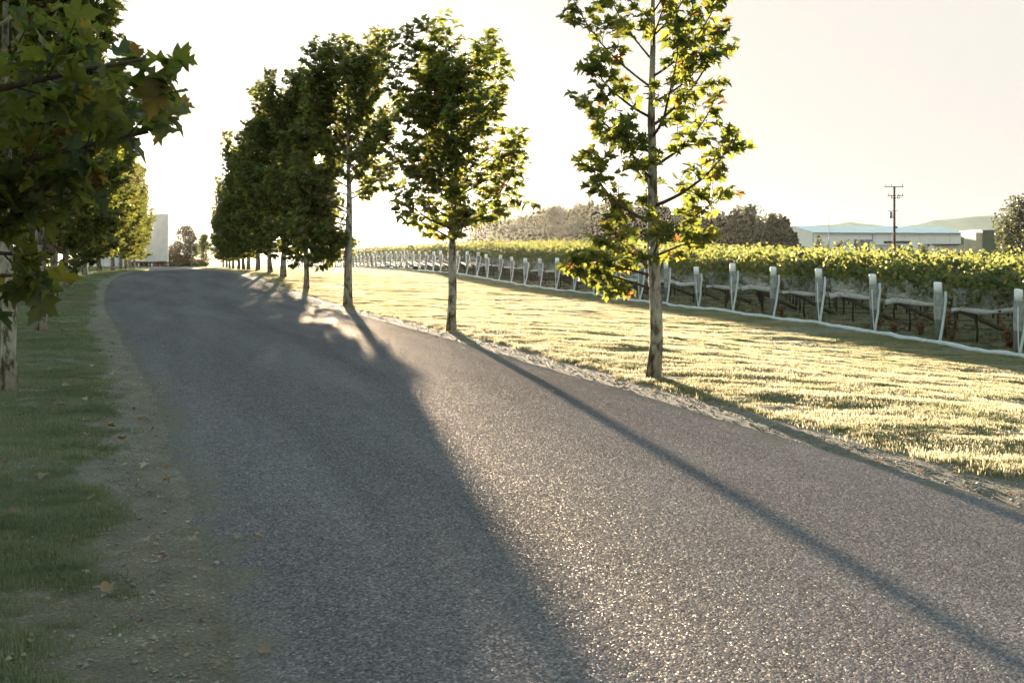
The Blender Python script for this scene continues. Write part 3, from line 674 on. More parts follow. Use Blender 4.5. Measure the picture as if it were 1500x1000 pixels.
# net bunched along the ground in front of the posts
rng = np.random.default_rng(5); pts = []; rad = []
for yy in np.arange(26.5, 215, 0.33 ):
    xx = float(fence_x(yy)); ph = (yy - 28.1) / 2.95; s = abs(math.sin(PI * ph))
    px_, py_ = xx - 0.10 - 0.22 * s * 0.3, yy - 0.22 - 0.18 * s + rng.normal(0, 0.02)
    pts.append((px_, py_, gz(px_, py_) + 0.035 + 0.01 * rng.random())); rad.append(0.045 + 0.028 * float(fbm(np.array([yy * 1.3]), np.array([2.0]), 2)[0]))
b = MB(); b.tube(pts, rad, 8)
tag(b.build('bird_net_roll', M['net_thick']), 'long roll of white bird net lying along the ground before the end posts', 'net')

# ------------------------------------------------------------------ grass
def tuft(seed, nb, rad, h, w, m='grass'):
    rng = np.random.default_rng(seed); V = []; T = []; A = []
    for i in range(nb):
        a = rng.uniform(0, 6.28); r = rad * math.sqrt(rng.random()); bx, by = r * math.cos(a), r * math.sin(a)
        d = rng.uniform(0, 6.28); hh = h * rng.uniform(0.5, 1.25); ln = hh * rng.uniform(0.15, 0.9)
        sx, sy = -math.sin(d) * w / 2, math.cos(d) * w / 2; k = len(V)
        mx, my = bx + math.cos(d) * ln * 0.35, by + math.sin(d) * ln * 0.35
        V += [(bx - sx, by - sy, -0.01), (bx + sx, by + sy, -0.01), (mx - sx * .8, my - sy * .8, hh * 0.6), (mx + sx * .8, my + sy * .8, hh * 0.6), (bx + math.cos(d) * ln, by + math.sin(d) * ln, hh)]
        T += [(k, k + 1, k + 3), (k, k + 3, k + 2), (k + 2, k + 3, k + 4)]; A += [rng.random()] * 5
    return np_mesh('grass_tuft', np.array(V), np.array(T), M[m], {'rnd': np.array(A)})
def scatter(name, label, pts, rot, scl, protos, cat, seed=0):
    """one object of stuff: tufts stood on given points"""
    me = bpy.data.meshes.new(name); me.vertices.add(len(pts)); me.vertices.foreach_set('co', pts.astype(np.float32).ravel())
    for n, a in (('rot', rot), ('scl', scl)):
        at = me.attributes.new(n, 'FLOAT', 'POINT'); at.data.foreach_set('value', a.astype(np.float32))
    o = link(name, me); tag(o, label, cat, None, 'stuff')
    ng = bpy.data.node_groups.new(name, 'GeometryNodeTree')
    ng.interface.new_socket('Geometry', in_out='INPUT', socket_type='NodeSocketGeometry'); ng.interface.new_socket('Geometry', in_out='OUTPUT', socket_type='NodeSocketGeometry')
    gi = ng.nodes.new('NodeGroupInput'); go = ng.nodes.new('NodeGroupOutput')
    inst = ng.nodes.new('GeometryNodeInstanceOnPoints'); join = ng.nodes.new('GeometryNodeGeometryToInstance')
    for p in protos:
        oi = ng.nodes.new('GeometryNodeObjectInfo'); oi.inputs['Object'].default_value = p; oi.inputs['As Instance'].default_value = True
        ng.links.new(oi.outputs['Geometry'], join.inputs[0])
    ng.links.new(gi.outputs[0], inst.inputs['Points']); ng.links.new(join.outputs[0], inst.inputs['Instance'])
    inst.inputs['Pick Instance'].default_value = True
    ri = ng.nodes.new('FunctionNodeRandomValue'); ri.data_type = 'INT'
    for s in ri.inputs:
        if s.enabled and s.name == 'Max': s.default_value = len(protos) - 1
        if s.enabled and s.name == 'Min': s.default_value = 0
    ng.links.new([s for s in ri.outputs if s.enabled][0], inst.inputs['Instance Index'])
    for n, sock in (('rot', 'Rotation'), ('scl', 'Scale')):
        na = ng.nodes.new('GeometryNodeInputNamedAttribute'); na.data_type = 'FLOAT'; na.inputs['Name'].default_value = n
        cx = ng.nodes.new('ShaderNodeCombineXYZ')
        out = [s for s in na.outputs if s.enabled and s.name == 'Attribute'][0]
        if n == 'rot': ng.links.new(out, cx.inputs[2])
        else:
            for j in range(3): ng.links.new(out, cx.inputs[j])
        ng.links.new(cx.outputs[0], inst.inputs[sock])
    ng.links.new(inst.outputs[0], go.inputs[0])
    md = o.modifiers.new('scatter', 'NODES'); md.node_group = ng; return o
def proto(me): return bpy.data.objects.new(me.name, me)     # not placed in the scene itself
TUFT = [proto(tuft(i, 46, 0.13, 0.023, 0.0055)) for i in range(4)]
TUFT_V = [proto(tuft(40 + i, 44, 0.12, 0.046, 0.0045, 'verge_grass')) for i in range(4)]
TUFT_TALL = [proto(tuft(20 + i, 30, 0.10, 0.065, 0.006)) for i in range(2)]
def sample(n, u0, u1, y0, y1, rng, pw=1.0):
    y = y0 + (y1 - y0) * rng.random(n) ** pw; u = u0 + (u1 - u0) * rng.random(n); return u - 0.29 * y, y
def bed_mask(x, y):
    k = np.ones(len(x), bool)
    for (tx, ty) in TR[:8] + TL[:6] + [T0L]: k &= np.hypot((x - tx) / 1.6, (y - ty) / 0.8) > 0.36 + 0.1 * rng.random(len(x))
    return k
rng = np.random.default_rng(77); PX = []; PY = []; PS = []
for (n, u0, u1, y0, y1, pw, s) in ((26000, 5.2, 17, 6, 22, 1, 0.9), (42000, 5.2, 20.5, 22, 45, 1, 1.0), (30000, 5.2, 21, 45, 85, 1.1, 1.3), (12000, 5.2, 21, 85, 200, 1.2, 1.9)):
    x, y = sample(n, u0, u1, y0, y1, rng, pw); _, _, t = verges(x, y); br = np.maximum(sstep(0.60, 0.70, fbm(x * 0.45 + 31, y * 0.9 + 2, 3)), 0.8 * sstep(0.57, 0.66, fbm(x * 1.3 + 3, y * 2.6 + 2, 3)))
    k = (t > 0.02) & (x < fence_x(y) + 1.0) & (rng.random(n) > br * 0.85) & bed_mask(x, y)
    PX.append(x[k]); PY.append(y[k]); PS.append(s * rng.uniform(0.45, 1.35, k.sum()) * (0.35 + 1.35 * fbm(x[k] * 0.6, y[k] * 1.1, 3)))
def put(name, label, protos, cat='grass'):
    x = np.concatenate(PX); y = np.concatenate(PY); s = np.concatenate(PS); z = ground_z(x, y)
    return scatter(name, label, np.stack([x, y, z], -1), rng.uniform(0, 6.28, len(x)), s, protos, cat)
put('lawn_grass', 'sunlit mown grass between the drive and the vineyard', TUFT)
PX, PY, PS = [], [], []
for (n, u0, u1, y0, y1, pw, s) in ((16000, -4.6, 0.6, 3.2, 9, 1, 0.62), (26000, -8, 0.5, 9, 26, 1, 0.8), (14000, -14, 0, 26, 60, 1, 1.2), (9000, -20, 0, 60, 200, 1, 2.0)):
    x, y = sample(n, u0, u1, y0, y1, rng, pw); _, _, t = verges(x, y)
    br = np.maximum(sstep(0.55, 0.68, fbm(x * 0.45 + 31, y * 0.9 + 2, 3)), sstep(0.56, 0.68, fbm(x * 1.3 + 3, y * 2.6 + 2, 3)))
    k = (t > 0.02 * 0 - 0.12 * rng.random(n)) & bed_mask(x, y) & (x < EDGE_L(y) - 0.29 * y) & (rng.random(n) > 0.5 * br) & (rng.random(n) < 0.25 + 2.2 * np.clip(t, 0, 1))
    PX.append(x[k]); PY.append(y[k]); PS.append(s * rng.uniform(0.7, 1.25, k.sum()))
put('verge_grass', 'short green grass on the shaded verge under the left trees', TUFT_V)
PX, PY, PS = [], [], []
n = 22000; x, y = sample(n, 18.5, 60, 20, 75, rng, 1.2); k = (x > fence_x(y) - 0.1) & (x < 0.45 * y + 2)
PX.append(x[k]); PY.append(y[k]); PS.append(rng.uniform(0.7, 1.6, k.sum()))
put('vineyard_grass', 'rough grass growing under and between the vine rows', TUFT_TALL)
# ragged turf lip along the drive
PX, PY, PS = [], [], []
y = rng.uniform(5, 70, 9000); x = EDGE_R(y) - 0.29 * y + rng.uniform(0.2, 1.0, 9000); _, _, t = verges(x, y); k = (t > 0.0) & (t < 0.16) & (rng.random(9000) < 0.5)
PX.append(x[k]); PY.append(y[k]); PS.append(rng.uniform(0.45, 1.0, k.sum()))
put('turf_edge_grass', 'longer ragged grass along the turf edge by the gravel', TUFT_TALL)

# ------------------------------------------------------------------ gravel along the road edges
def stones(seed, n, fx):
    rng = np.random.default_rng(seed); ico = np.array([(0, 0, 1), (0.9, 0, 0.2), (0.2, 0.9, 0.15), (-0.8, 0.4, 0.2), (-0.6, -0.7, 0.2), (0.4, -0.85, 0.2), (0, 0, -0.6)], float)
    T0 = np.array([(0, 1, 2), (0, 2, 3), (0, 3, 4), (0, 4, 5), (0, 5, 1), (6, 2, 1), (6, 3, 2), (6, 4, 3), (6, 5, 4), (6, 1, 5)])
    x, y, s = fx(rng, n); n = len(x); z = np.maximum(ground_z(x, y), base(x, y) + 0.004) + s * 0.25
    V = ico[None] * rng.uniform(0.6, 1.3, (n, 7, 3)); a = rng.uniform(0, 6.28, n); c, d = np.cos(a), np.sin(a)
    W = V.copy(); W[:, :, 0] = V[:, :, 0] * c[:, None] - V[:, :, 1] * d[:, None]; W[:, :, 1] = V[:, :, 0] * d[:, None] + V[:, :, 1] * c[:, None]
    W = W * s[:, None, None] * np.array([1, 1, 0.7]) + np.stack([x, y, z], -1)[:, None, :]
    return np_mesh('gravel', W.reshape(-1, 3), (T0[None] + (np.arange(n) * 7)[:, None, None]).reshape(-1, 3), M['stone'])
def right_edge(rng, n):
    y = 5 + 60 * rng.random(n) ** 1.5; off = rng.normal(0.10, 0.16, n); x = EDGE_R(y) - 0.29 * y + off
    return x, y, rng.uniform(0.005, 0.012, n) * (1 + (rng.random(n) < 0.03) * 1.2)
def left_edge(rng, n):
    y = 3.2 + 30 * rng.random(n) ** 1.5; off = rng.normal(0.25, 0.3, n); x = EDGE_L(y) - 0.29 * y - off
    return x, y, rng.uniform(0.004, 0.011, n) * (1 + (rng.random(n) < 0.04) * 1.0)
tag(link('gravel', stones(1, 9000, right_edge)), 'loose grey gravel between the road and the sunlit lawn', 'gravel', None, 'stuff')
tag(link('gravel', stones(2, 7000, left_edge)), 'loose grit on the shaded bare verge', 'gravel', None, 'stuff')

# ------------------------------------------------------------------ fallen leaves
DEAD = []
for i in range(5):
    V, T = leaf_template(1); r = np.random.default_rng(90 + i); V = curl(V, r.uniform(0.2, 0.7), r.uniform(-0.6, 0.4), r.normal(0, 0.3)); DEAD.append(np_mesh('fallen_leaf', V, T, M['dead_leaf'], {'rnd': np.zeros(len(V))}))
rng = np.random.default_rng(8)
def fallen(x, y, label, group, size=0.085):
    on = EDGE_L(y) < x + 0.29 * y < EDGE_R(y); z = (road_z(x, y) if on else gz(x, y) + 0.025) + 0.015
    o = link('fallen_leaf', DEAD[int(rng.integers(0, 5))], None, (x, y, z), (rng.normal(0, 0.25), rng.normal(0, 0.25), rng.uniform(0, 6.28))); s = size * rng.uniform(0.6, 1.2); o.scale = (s, s, s)
    tag(o, label, 'fallen leaf', group)
for i in range(46):
    y = rng.uniform(5.5, 24); x = float(EDGE_L(y)) - 0.29 * y - abs(rng.normal(0.5, 0.7)); fallen(x, y, 'dry fallen leaf on the shaded verge beside the drive', 'fallen leaves on the shaded verge')
for i in range(26):
    y = rng.uniform(9, 30); x = float(EDGE_R(y)) - 0.29 * y + abs(rng.normal(0.3, 1.2)); fallen(x, y, 'dry fallen leaf at the sunlit lawn and its gravel edge', 'fallen leaves on the sunlit lawn')
for (px, py) in ((240, 576), (240, 510), (350, 787), (372, 785), (280, 790), (590, 520), (380, 948), (235, 563), (810, 575), (885, 588), (1160, 692), (405, 640)):
    y = FPX * 1.6 / (py - HY); x = (px - CX) / FPX * y; fallen(x, y, 'dry fallen leaf lying on the open road surface', 'fallen leaves on the road', 0.065)

def litter(seed, x, y, smin, smax):
    rng = np.random.default_rng(seed); n = len(x); z = np.maximum(ground_z(x, y), base(x, y) + 0.004) + 0.012
    az = rng.uniform(0, 6.28, n); tip = np.stack([np.cos(az), np.sin(az), rng.normal(0, 0.25, n)], -1); nrm = np.array([0, 0, 1.0]) + rng.normal(0, 0.3, (n, 3))
    V, T = leaf_template(0); V = V * np.array([0.7, 1, 1])
    return leaf_cloud('leaf_litter', (V, T), np.stack([x, y, z], -1), frames(tip, nrm), rng.uniform(smin, smax, n), rng.random(n), M['dead_leaf'], rng)
y = 3.2 + 26 * rng.random(1700) ** 1.4; x = EDGE_L(y) - 0.29 * y - np.abs(rng.normal(0.45, 0.8, 1700)) + 0.05
tag(link('leaf_litter', litter(61, x, y, 0.010, 0.038)), 'scraps of dry leaf and straw scattered over the shaded verge', 'litter', None, 'stuff')
y = 7 + 30 * rng.random(1300); x = EDGE_R(y) - 0.29 * y + np.abs(rng.normal(0.1, 1.6, 1300))
tag(link('leaf_litter', litter(62, x, y, 0.02, 0.06)), 'scraps of dry leaf scattered on the sunlit lawn edge', 'litter', None, 'stuff')

# ------------------------------------------------------------------ dried weeds by the posts
def weed(seed):
    rng = np.random.default_rng(seed + 600); n = 150; st = rng.integers(0, 7, n); a = st * 0.9 + rng.normal(0, 0.1, n); f = rng.random(n)
    h = (0.3 + 0.3 * ((st * 37) % 7) / 7); pos = np.stack([np.cos(a) * 0.16 * f, np.sin(a) * 0.16 * f, f * h], -1) + rng.normal(0, 0.02, (n, 3))
    az = rng.uniform(0, 6.28, n); m = leaf_cloud('leaf_spray', leaf_template(0), pos, frames(np.stack([np.cos(az), np.sin(az), rng.uniform(-0.4, 1, n)], -1), rng.normal(0, 1, (n, 3))), rng.uniform(0.025, 0.07, n), rng.random(n), M['weed'], rng)
    b = MB()
    for s in range(7): b.tube([(0, 0, 0), (math.cos(s * .9) * 0.07, math.sin(s * .9) * 0.07, 0.2), (math.cos(s * .9) * 0.16, math.sin(s * .9) * 0.16, 0.35 + 0.25 * ((s * 37) % 7) / 7)], [0.006, 0.004, 0.002], 4)
    return m, b.mesh('stem', M['weed'])
WE = [weed(i) for i in range(2)]
for i, (yy, dx) in enumerate(((33.4, 0.2), (33.0, 0.7), (32.3, 0.9), (31.5, 0.6), (34.6, 0.4), (29.6, 0.8), (40.4, 0.5), (44.0, 0.6))):
    x = float(fence_x(yy)) + dx; r = empty('dried_weed', (x, yy, gz(x, yy)), i * 1.3, (1 + 0.3 * (i % 3),) * 3); tag(r, 'brown dried weed standing between the end posts', 'weed', 'dried weeds between the posts')
    link('stem', WE[i % 2][1], r); tag(link('leaf_spray', WE[i % 2][0], r), kind='stuff')

# ------------------------------------------------------------------ far things
def at(x, y, D): return ((x - CX) / FPX * D, D, EYE - (y - HY) / FPX * D)
def blob_tree(name, label, x, y, H, Rr, seed, matn='far_leaf', n=2600, ls=0.5, hb=0.12, group=None, cat='tree', rows=7, spiky=0.25):
    """crown of many leaf clumps spread through its volume, with a trunk"""
    rng = np.random.default_rng(seed); z0 = gz(x, y) - 0.1; root = empty(name, (x, y, z0)); tag(root, label, cat, group)
    nc = int(40 + 3 * H); tt = rng.random(nc); aa = rng.uniform(0, 6.28, nc)
    prof = np.sin(np.clip(tt, 0.06, 0.97) * PI * 0.92 + 0.2) ** 0.7; rr = Rr * prof * np.sqrt(rng.random(nc)) * 0.85
    C = np.stack([rr * np.cos(aa), rr * np.sin(aa), H * (hb + (0.97 - hb) * tt)], -1); cr = Rr * rng.uniform(0.18, 0.36, nc)
    ci = rng.integers(0, nc, n); d = rng.normal(0, 1, (n, 3)); d /= np.linalg.norm(d, axis=1, keepdims=True)
    pos = C[ci] + d * cr[ci, None] * rng.uniform(0.55, 1.05, (n, 1)) * np.array([1, 1, 1 + spiky]); pos[:, 2] = np.maximum(pos[:, 2], 0.1)
    tip = d + rng.normal(0, 0.5, (n, 3)); nrm = d + rng.normal(0, 0.7, (n, 3)) + np.array([0, 0, 0.4])
    m = leaf_cloud('crown', leaf_template(0), pos, frames(tip, nrm), ls * rng.uniform(0.6, 1.3, n), rng.random(n), M[matn], rng)
    tag(link('crown', m, root), kind='stuff')
    b = MB(); b.tube([(0, 0, -0.2), (0.05, 0, H * 0.35), (0, 0.05, H * 0.75)], [0.035 * H ** 0.9, 0.026 * H ** 0.9, 0.01 * H ** 0.9], 7)
    for k in range(5):
        c = C[k]; b.tube([(0, 0, H * (0.15 + 0.1 * k)), (c[0] * .5, c[1] * .5, (H * 0.2 + c[2]) / 2 + 0.3), tuple(c)], [0.012 * H, 0.008 * H, 0.003 * H], 5, False)
    b.build('trunk', M['pole_wood'], root); return root

# hazy wood behind the vineyard
wood_spec = [(705, 334, 340, 24), (722, 322, 330, 30), (745, 328, 350, 30), (768, 322, 320, 32), (790, 314, 305, 34), (815, 309, 300, 36), (845, 310, 320, 36), (872, 305, 300, 36), (902, 300, 310, 38), (938, 306, 300, 34), (968, 310, 290, 32), (1000, 316, 280, 30), (1022, 322, 270, 26), (860, 322, 280, 32), (800, 330, 285, 30), (740, 338, 290, 26), (930, 320, 275, 30)]
for i, (px, py, D, wpx) in enumerate(wood_spec):
    x, y, z = at(px, py, D); g = gz(x, y); blob_tree('far_tree', 'hazy broad tree of the wood far behind the vineyard', x, y, z - g, wpx / FPX * D, 200 + i, group='hazy trees of the far wood', n=4200, ls=0.7)
tall_spec = [(1038, 324, 240, 22), (1058, 318, 235, 22), (1078, 311, 230, 22), (1096, 307, 235, 22), (1114, 316, 240, 22), (1132, 319, 235, 20), (1147, 322, 232, 18), (1159, 337, 228, 13)]
for i, (px, py, D, wpx) in enumerate(tall_spec):
    x, y, z = at(px, py, D); g = gz(x, y); blob_tree('windbreak_tree', 'dark shaggy windbreak tree behind the power pole with stay wires', x, y, z - g, wpx / FPX * D, 240 + i, group='dark windbreak trees', n=3000, ls=0.5, spiky=1.0)
x, y, z = at(1492, 294, 190); blob_tree('broadleaf_tree', 'big round brownish tree standing at the vineyard end beside the green shed', x, y, z - gz(x, y), 4.6, 260, n=5200, ls=0.34, hb=0.08)
for i, (px, py, D, wpx, lab) in enumerate(((1200, 343, 225, 9, 'dark rounded bush in front of the warehouse gable end'), (1229, 350, 225, 10, 'olive bush in front of the warehouse beside the thin mast'), (1257, 356, 222, 9, 'low dark bush under the big letters on the warehouse'), (1290, 360, 222, 7, 'small bush beside the power pole with the transformer'), (1334, 356, 215, 5, 'pale bush behind the green signboard'), (1352, 357, 215, 10, 'brown bush between the signboard and the blue crates'))):
    x, y, z = at(px, py, D); g = gz(x, y); blob_tree('bush', lab, x, y, z - g, wpx / FPX * D, 280 + i, n=900, ls=0.22, hb=0.02, cat='bush', spiky=0.1)

# warehouse
M['clad'] = simple('pale_cladding', (0.84, 0.86, 0.88), 0.6, 0.05, 0.3)
M['roof'] = simple('pale_roof_sheet', (0.80, 0.83, 0.86), 0.6, 0.05, 0.3)
M['letter'] = simple('grey_blue_letters', (0.14, 0.17, 0.21), 0.6, 0.1, 1)
M['logo'] = simple('pale_blue_logo', (0.36, 0.44, 0.52), 0.6, 0.1, 1)
M['trim'] = simple('grey_trim', (0.26, 0.28, 0.30), 0.6, 0.1, 1)
M['dark'] = simple('dark_awning', (0.03, 0.028, 0.026), 0.8, 0.2, 1)
M['white_wall'] = simple('white_wall', (0.82, 0.82, 0.82), 0.7, 0.06, 0.5)
M['green_shed'] = simple('green_shed', (0.10, 0.13, 0.085), 0.7, 0.15, 0.5)
M['cream'] = simple('cream_wall', (0.5, 0.45, 0.34), 0.8, 0.08, 0.5)
M['crate'] = simple('blue_crate', (0.05, 0.09, 0.20), 0.5, 0.3, 2)
M['sign_green'] = simple('green_sign', (0.06, 0.17, 0.11), 0.6, 0.1, 2)
M['concrete'] = simple('pale_concrete', (0.60, 0.62, 0.63), 0.9, 0.10, 0.9, 0.1)
D = 330.0; xl = at(1192, 0, D)[0]; xr = at(1432, 0, D)[0]; zb = -2.0; ze = at(0, 341, D)[2]; zr = at(0, 332, D + 14)[2]
wh = empty('warehouse', (xl, D, zb), math.radians(10)); tag(wh, 'long pale blue-grey metal warehouse with big dark letters on its wall', 'building')
Wd = (xr - xl) * 1.0; he = ze - zb; hr = zr - zb
for i in range(10):
    MB().box((Wd * (i + 0.5) / 10, 0.15, he / 2), (Wd / 10 - 0.10, 0.3, he)).build('wall_panel', M['clad'], wh)
MB().box((Wd / 2, 0.42, he / 2), (Wd, 0.2, he)).build('backing_wall', M['trim'], wh)
b = MB(); b.add([(0, 0.6, 0), (0, 28, 0), (0, 28, he), (0, 14, hr), (0, 0.6, he), (0.3, 0.6, 0), (0.3, 28, 0), (0.3, 28, he), (0.3, 14, hr), (0.3, 0.6, he)], [(0, 4, 3, 2, 1), (5, 6, 7, 8, 9), (0, 1, 6, 5), (1, 2, 7, 6), (4, 0, 5, 9)]); b.build('gable_wall', M['clad'], wh)
b = MB(); b.add([(Wd - .3, 0.6, 0), (Wd - .3, 28, 0), (Wd - .3, 28, he), (Wd - .3, 14, hr), (Wd - .3, 0.6, he), (Wd, 0.6, 0), (Wd, 28, 0), (Wd, 28, he), (Wd, 14, hr), (Wd, 0.6, he)], [(0, 4, 3, 2, 1), (5, 6, 7, 8, 9), (0, 1, 6, 5), (1, 2, 7, 6), (4, 0, 5, 9)]); b.build('gable_wall', M['clad'], wh)
for i in range(12):
    a, c = -0.3 + (Wd + 0.6) * i / 12, -0.3 + (Wd + 0.6) * (i + 1) / 12 - 0.08; zo = 0.05 + 0.02 * (i % 2)
    b = MB(); b.add([(a, -0.5, he - 0.04 + zo), (c, -0.5, he - 0.04 + zo), (c, 14, hr + zo), (a, 14, hr + zo), (a, -0.5, he + 0.08 + zo), (c, -0.5, he + 0.08 + zo), (c, 14, hr + 0.12 + zo), (a, 14, hr + 0.12 + zo)], [(0, 1, 2, 3)[::-1], (4, 5, 6, 7), (0, 1, 5, 4), (1, 2, 6, 5), (3, 0, 4, 7)]); b.build('roof_sheet', M['roof'], wh)
b = MB(); b.add([(-0.3, 14, hr + .05), (Wd + .3, 14, hr + .05), (Wd + .3, 28.5, he), (-.3, 28.5, he)], [(0, 1, 2, 3)]); b.build('rear_roof', M['roof'], wh)
MB().box((Wd / 2, -0.62, he - 0.10), (Wd + 0.5, 0.22, 0.28)).build('gutter', M['trim'], wh)
for px in (1283, 1430): MB().tube([(at(px, 0, D)[0] - xl, -0.62, he - 0.2), (at(px, 0, D)[0] - xl + 0.25, -0.15, he - 1.2), (at(px, 0, D)[0] - xl + 0.25, -0.15, 0)], 0.10, 6).build('downpipe', M['trim'], wh)
def letters(txt, size, ext, off):
    c = bpy.data.curves.new('lettering', 'FONT'); c.body = txt; c.size = size; c.extrude = ext; c.offset = off; c.resolution_u = 4; c.space_character = 1.05
    o = bpy.data.objects.new('lettering', c); COL.objects.link(o)
    dg = bpy.context.evaluated_depsgraph_get(); me = bpy.data.meshes.new_from_object(o.evaluated_get(dg)); bpy.data.objects.remove(o); return me
for i, (ch, px) in enumerate((('P', 1254.5), ('R', 1264.0), ('T', 1273.0))):
    me = letters(ch, 3.5, 0.06, 0.14); me.materials.clear(); me.materials.append(M['letter'])
    o = link('letter', me, wh, (at(px, 0, D)[0] - xl, -0.07, at(0, 364.5, D)[2] - zb), (PI / 2, 0, 0)); o.scale.x = 0.86
for i in range(4):      # sheaf-like emblem of three blades beside the letters
    if i == 3: continue
    x0 = at(1238 + i * 1.2, 0, D)[0] - xl; z0 = at(0, 357 + i * 1.2, D)[2] - zb
    b = MB(); b.add([(x0, -0.04, z0), (x0 + 1.6, -0.04, z0 + 1.5 - i * .5), (x0 + 2.5 - i * .15, -0.04, z0 - 0.1 - i * .15), (x0, -0.1, z0), (x0 + 1.6, -0.1, z0 + 1.5 - i * .5), (x0 + 2.5 - i * .15, -0.1, z0 - 0.1 - i * .15)], [(2, 1, 0)[::-1], (3, 4, 5)[::-1], (0, 1, 4, 3), (1, 2, 5, 4), (2, 0, 3, 5)]); b.build('emblem_blade', M['logo'], wh)
# low white annexes, awning, wall, shed
def block(name, label, cat, px0, px1, py0, D, depth, m, roofm=None, roof_h=0.15):
    x0 = at(px0, 0, D)[0]; x1 = at(px1, 0, D)[0]; zt = at(0, py0, D)[2]; g = -2.2; r = empty(name, ((x0 + x1) / 2, D, g)); tag(r, label, cat)
    MB().box((0, depth / 2, (zt - g) / 2), (x1 - x0, depth, zt - g)).build('wall', M[m], r)
    MB().box((0, depth / 2, zt - g + roof_h / 2 + 0.003), (x1 - x0 + 0.5, depth + 0.5, roof_h)).build('roof', M[roofm or 'trim'], r); return r, x0, x1, zt, g
r, x0, x1, zt, g = block('annex', 'low white flat-roofed annex against the warehouse behind the transformer pole', 'building', 1284, 1321, 359.5, 318, 9, 'white_wall')
for i in range(3): MB().box((-2.2 + 2.2 * i, -0.02, 1.5), (1.2, 0.06, 1.1)).build('window', M['trim'], r)
r, x0, x1, zt, g = block('loading_dock', 'long low white building behind the stacked blue crates', 'building', 1368, 1462, 358.0, 300, 12, 'white_wall')
MB().box((-5.0, -0.35, zt - g - 0.12), (6.2, 0.7, 0.25)).build('awning', M['dark'], r)
for i in range(4): MB().box((-6.5 + 4 * i, -0.02, 1.4), (2.4, 0.05, 2.6)).build('roller_door', M['roof'], r)
aw = empty('awning', at(1315, 355, 312)); tag(aw, 'dark flat awning on slim legs in front of the warehouse wall', 'awning')
MB().box((0, 0, 0), (6.2, 3.0, 0.65)).build('canopy', M['dark'], aw)
for s in (-2.9, 2.9): MB().tube([(s, -1.3, -0.32), (s, -1.3, -4.8)], 0.08, 6).build('leg', M['trim'], aw)
r, x0, x1, zt, g = block('green_shed', 'olive green shed rising beside the right end of the warehouse', 'building', 1439.5, 1500, 338, 290, 14, 'green_shed', 'trim', 0.2)
MB().box((-(x1 - x0) / 2 - 0.8, 4, (zt - g) / 2 - 0.2), (1.5, 7.8, zt - g - 0.4)).build('side_wing', M['cream'], r)
# stacked blue crates
def crate_parts():
    w, h = 1.12, 1.0; b = MB()
    for (cx_, cy_, dx, dy) in ((0, -w / 2, w, .05), (0, w / 2, w, .05), (-w / 2 + .025, 0, .05, w - .06), (w / 2 - .025, 0, .05, w - .06)):
        for j in range(3): b.box((cx_, cy_, 0.24 + j * 0.3), (dx, dy, 0.25))
    b.box((0, 0, 0.11), (w - .1, w - .1, 0.05)); me = b.mesh('shell', M['crate'])
    b = MB()
    for sx in (-.5, 0, .5): b.box((sx, 0, 0.04), (0.11, w, 0.08))
    return me, b.mesh('skid', M['dark']), MB().box((0, -w / 2 - .045, 0.5), (0.10, 0.04, 0.96)).mesh('stile', M['dark'])
CR = crate_parts(); Dc = 205.0
spots = [(c, r_) for c in range(2) for r_ in range(3)] + [(-1, 0), (-1, 1), (4, 0), (4, 1), (3, 0)]
bx = at(1407, 0, Dc)[0]; gzc = gz(bx, Dc)
for (c, r_) in spots:
    lab = 'blue slatted bin in the tall stack in front of the white building' if c in (0, 1, -1) else 'blue slatted bin in the low stack beside the brownish tree'
    cr = empty('crate', (bx + c * 1.22, Dc, gzc + r_ * 1.02 * 1.0), 0.02 * (c - r_), (1.05, 1.05, 1.0)); tag(cr, lab, 'crate', 'tall stack of blue bins' if c in (0, 1, -1) else 'low stack of blue bins')
    link('shell', CR[0], cr); link('skid', CR[1], cr)
    for s in (-.5, .5): link('stile', CR[2], cr, (s * 0.9, 0, 0))
# green signboard
sx, sy, sz = at(1325, 367, 200); sg = empty('signboard', (sx, sy, gz(sx, sy))); tag(sg, 'long green signboard with pale lines above the vines', 'sign')
hh = sz - gz(sx, sy)
MB().box((0, 0, hh), (3.0, 0.08, 0.85)).build('board', M['sign_green'], sg)
for j, w in ((0.2, 2.4), (-0.2, 2.6)): MB().box((0, -0.05, hh + j), (w, 0.02, 0.09)).build('pale_line', M['white_wall'], sg)
for s in (-1.2, 1.2): MB().tube([(s, 0.08, 0), (s, 0.08, hh + 0.4)], 0.05, 6).build('leg', M['metal_grey'], sg)

# power poles
def insul(b, x, z): b.tube([(x, 0, z), (x, 0, z + 0.10), (x, 0, z + 0.2), (x, 0, z + 0.28)], [0.03, 0.07, 0.07, 0.03], 6)
px_, py_, pz_ = at(1310, 273, 150); g = gz(px_, py_); H = pz_ - g
pole = empty('power_pole', (px_, py_, g)); tag(pole, 'dark timber power pole with crossarms and a grey transformer, above the vines', 'power pole')
MB().tube([(0, 0, -0.2), (0, 0, H)], [0.19, 0.12], 10).build('pole', M['pole_wood'], pole)
for (z, w, ox) in ((H - 0.05, 2.3, -0.1), (H - 1.15, 1.9, 0.1), (H - 1.43, 1.1, 0.12)):
    a = MB().box((ox, -0.17, z), (w, 0.09, 0.09)).build('crossarm', M['pole_wood'], pole)
    for s in (-0.46, -0.12 if z > H - 1 else 0.2, 0.46):
        b = MB(); insul(b, ox + s * w, z + 0.05 if z > H - 1 else z + 0.03); b.build('insulator', M['metal_dark'], a)
    pole_arm = a
tf = MB().tube([(-0.44, -0.1, H - 3.9), (-0.44, -0.1, H - 3.85), (-0.44, -0.1, H - 3.2), (-0.44, -0.1, H - 3.12)], [0.17, 0.19, 0.19, 0.15], 10).build('transformer', M['metal_grey'], pole)
